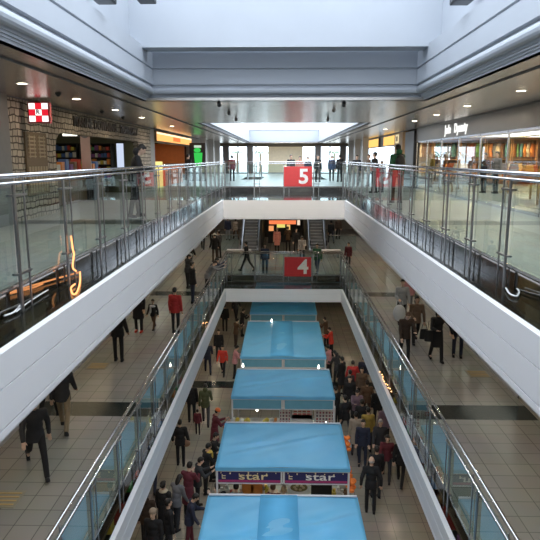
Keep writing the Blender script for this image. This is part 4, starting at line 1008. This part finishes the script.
P('l23',236,320,Z3,-10,'walk',1.66,'charcoal','black','walker half hidden directly beneath the far white beam on the left',g)
P('l24',170,558,Z3,-60,'stand',1.70,'black','charcoal','tall dark person pressed behind the navy stooping one',g)
# ground floor right aisle
g=G3R
P('r1',326,346,Z3,60,'hands_front',1.66,'brown','black','person in brown at the right edge of the long tent',g)
P('r2',331,357,Z3,70,'hands_front',1.62,'bright red','black','person in bright red at the right edge of the long tent',g)
P('r3',329,378,Z3,60,'hands_front',1.62,'pink','black','person in pink at the right corner of the long tent',g)
P('r4',337,386,Z3,40,'look_down',1.70,'charcoal','black','large dark figure just right of the long tent corner',g,ctype='hood')
P('r5',341,395,Z3,50,'stand',1.78,'black','brown','tall person in black right of the third tent',g,ctype='long')
P('r6',352,397,Z3,0,'pockets',1.68,'red','charcoal','person in a red jacket seen from behind in the right aisle',g)
P('r7',363,392,Z3,0,'stand',1.68,'navy','navy','person in navy against the right white beam',g)
P('r8',361,404,Z3,170,'stand',1.64,'patterned brown','black','person in a patterned top below the red jacket',g,hair='long')
P('r9',366,420,Z3,0,'pockets',1.68,'brown','dark brown','broad person in a brown jacket in the right aisle',g)
P('r10',349,416,Z3,175,'stand',1.70,'black','charcoal','person in black facing the camera beside the third tent',g)
P('r11',337,427,Z3,60,'hands_front',1.66,'black','black','dark shopper at the racks of the third tent',g)
P('r12',356,428,Z3,180,'hands_front',1.62,'mauve','black','person in mauve in the middle of the right crowd',g,hair='long')
P('r13',377,428,Z3,0,'stand',1.70,'black','black','dark person touching the right beam beyond the brown jacket',g)
P('r14',345,437,Z3,20,'walk',1.70,'black','charcoal','person in black right beside the star tent back corner',g)
P('r15',355,455,Z3,0,'stand',1.62,'beige','charcoal','person in a beige coat seen from behind with a white bag',g,ctype='long')
P('r16',367,451,Z3,5,'stand',1.66,'yellow','charcoal','person in a mustard yellow jacket',g)
P('r17',361,443,Z3,0,'stand',1.72,'black','black','dark person between the beige and mustard coats',g)
P('r18',386,479,Z3,170,'walk',1.62,'maroon','charcoal','person in maroon walking toward the camera',g,hair='long')
P('r19',379,463,Z3,175,'walk',1.68,'charcoal','charcoal','person in charcoal ahead of the maroon one',g,hcol='grey')
P('r20',370,512,Z3,-5,'back_clasp',1.74,'black','black','balding person in a black suit with hands behind the back',g,hair='bald',hcol='grey')
P('r21',375,497,Z3,10,'stand',1.70,'black','charcoal','dark haired person just in front of the balding one',g)
P('r22',400,484,Z3,-20,'walk',1.66,'black','black','person in black close to the right beam at the bottom of the crowd',g)
P('r23',384,447,Z3,180,'stand',1.66,'mauve','black','person in mauve grey beside the right beam',g)
P('r24',362,466,Z3,170,'stand',1.68,'navy','navy','navy dressed person behind the mustard jacket',g)
P('r25',349,407,Z3,30,'stand',1.64,'charcoal','navy','charcoal dressed person squeezed beside the tall black coat',g)
# inside the star tent
for k,px,c,lab,hc_ in (('s1',219,'black','dark haired person at the left end inside the star tent','black'),('s2',236,'grey','black haired person in grey beside the orange boxes in the star tent','black'),('s3',273,'maroon','brown haired person in maroon inside the star tent','brown'),('s4',284,'beige','fair haired person in beige next to the food poster','fair')):
    p=at(px,485,Y=14.95); R[k]=person(Vector((p.x,14.9 if k!='s4' else 14.8,Z3)),0 if k!='s1' else 30,'hands_front',1.60,c,'black',lab,'people in the star tent',hcol=hc_)
# upper level
P('u1',133,147,Z5,-75,'look_down',1.78,'black','black','person in black bending at the upper left railing before the stone shop',G5,X=-3.6,ctype='hood')
R['u1']
P('u2',398,150,Z5,20,'stand',1.84,'dark green','brown','person in a dark green hooded coat with a black backpack on the upper right walkway',G5,X=3.6,ctype='hood')
P('u3',375,151,Z5,60,'pockets',1.66,'black','black','person in a black jacket left of the green hooded coat',G5,X=3.7)
P('u4',382,157,Z5,150,'stand',1.30,'navy','black','child between the black jacket and the green coat',G5,X=4.1,hcol='brown')
P('u5',357,157,Z5,170,'stand',1.58,'black','black','person in black near the far right corner of the upper level',G5,X=3.8)
P('u6',369,154,Z5,100,'stand',1.60,'brown','black','brown haired person behind the black jacket on the upper right',G5,X=4.3,hcol='brown')
P('u7',188,155,Z5,-40,'stand',1.62,'black','black','dark person by the black and green advert board',G5,X=-5.0)
for k,px,Y,c,h,lab in (('v1',291,34,'charcoal',1.60,'dark haired person behind the upper far railing above the 5 sign'),('v2',300,34.5,'coral',1.52,'person in a bright coral coat behind the 5 sign'),('v3',308,36,'navy',1.50,'person in navy right of the coral coat'),('v4',318,37,'black',1.58,'person in black by the dark facade column'),('v5',332,38,'denim',1.56,'person in denim blue, left of a pair behind the upper far railing'),('v6',340,37,'black',1.62,'person in black, right of a pair behind the upper far railing'),('v7',232,38,'maroon',1.58,'person in maroon at the far left behind the upper railing')):
    p=at(px,158,Y=Y); R[k]=person(Vector((p.x,Y,0)),random.choice((150,180,200,20)),'stand',h,c,'black',lab,G5)
for k,px,X,c,h,lab in (('w1',485,8.2,'black',1.62,'dark haired person inside the clothes shop'),('w2',497,8.6,'grey',1.68,'grey dressed person inside the clothes shop'),('w3',431,7.2,'yellow',1.66,'golden dressed display mannequin near the shop window')):
    g_=at(px,160,X=X); R[k]=person(Vector((X,g_.y,0)),120,'stand',h,c,'beige' if k=='w3' else 'black',lab,'figures in the clothes shop',hcol='fair' if k=='w3' else 'black')
# ---------------------------------------------------------------- carried things
def bag(kind,label,p,w,h,d,mat,ell=False,rz=0,hang=.16):
    t=thing(kind,label,'bag',p,rz)
    if ell: MB().ell((0,0,-hang-h/2),(w/2,d/2,h/2),16,12).build('bag_body',mat,t,smooth=True)
    else: MB().fr((0,0,-hang-h),(w/2,d/2),(0,0,-hang),(w/2*.85,d/2*.6),16).build('bag_body',mat,t,bevel=.01)
    MB().tube([(-w*.28,0,-hang-.03),(-w*.2,0,-.02),(0,0,0),(w*.2,0,-.02),(w*.28,0,-hang-.03)],.009,6).build('handle',mat,t)
    return t
WB=pm('white plastic bag',(.62,.63,.65),.35,0,8,.1,.5,15)
bag('carrier_bag','large white plastic bag hanging from the light grey shirted person',R['k1']['hands'][1],.46,.62,.3,WB,True)
bag('handbag','black handbag carried by the patterned coat',R['k2']['hands'][0],.30,.34,.14,BLACK)
bag('shoulder_bag','black shoulder bag on the person in the black dress',R['k4']['side']+Vector((0,0,.35)),.40,.34,.18,BLACK,rz=R['k4']['rz'],hang=.3)
bag('shoulder_bag','tan shoulder bag on the person in black in the left aisle',R['l12']['side']+Vector((0,0,.28)),.30,.26,.14,pm('tan leather',(.30,.17,.10),.5),True,R['l12']['rz'],.28)
bag('carrier_bag','white carrier bag hanging beside the beige coat',R['r15']['hands'][0],.36,.42,.22,WB,True)
bag('carrier_bag','bright orange bag held by the person with the orange hat',R['l11']['hands'][0],.34,.38,.2,pm('orange bag',(.70,.17,.05),.6),True)
p=R['u2']['back']; t=thing('backpack','black backpack worn over the dark green hooded coat','bag',p,R['u2']['rz']); MB().ell((0,0,0),(.17,.12,.25),16,12).build('bag_body',BLACK,t,smooth=True)
for x in (-.12,.12): MB().tube([(x,.02,-.2),(x,.2,-.1),(x,.34,.1),(x,.28,.24),(x,.08,.26),(x,.0,.2)],.016,6).build('strap',BLACK,t)
for k,c,lab in (('l13',pm('yellow scarf',(.62,.42,.08),.8),'yellow scarf round the neck of the person beside the star banner'),('l16',pm('pale fur',(.50,.42,.32),.9),'pale fur collar on the long black coat'),('e',WB,'pale strap scarf on the small child')):
    q=R[k]['head']; t=tag(MB().ell((0,0,0),(.13,.12,.045),18,8).ell((.05,.10,-.12),(.035,.03,.13),10,8).build('scarf',c,smooth=True),lab,'scarf'); t.location=q+Vector((0,0,-.17)); t.rotation_euler=(0,0,R[k]['rz'])
# ---------------------------------------------------------------- daylight
w=bpy.data.worlds.new('sky'); sc.world=w; w.use_nodes=True; bg=w.node_tree.nodes['Background']
bg.inputs[0].default_value=(.80,.89,1,1); bg.inputs[1].default_value=5.0
def portal(loc,sx,sy,rot=(0,0,0)):
    o=light('AREA','sky_portal',loc,1,(1,1,1),sx,rot,sizey=sy); o.data.cycles.is_portal=True
portal((0,5.9,5.55),6.2,17.2); portal((0,39.4,3.85),6.0,31); portal((0,YF+.4,1.25),11,2.4,(-PI/2,0,0))
struct(MB().box(-40,40,YE+.3,150,-.3,-.02).build('ground',pm('pale terrace',(.55,.54,.50),.8)))
sc.cycles.transparent_max_bounces=24; sc.cycles.max_bounces=8; sc.cycles.sample_clamp_indirect=6; sc.cycles.caustics_reflective=False; sc.cycles.caustics_refractive=False
sc.cycles.use_denoising=True
vs=sc.view_settings; vs.view_transform='Standard'; vs.look='None'; vs.exposure=0.0; vs.gamma=1; vs.use_curve_mapping=False
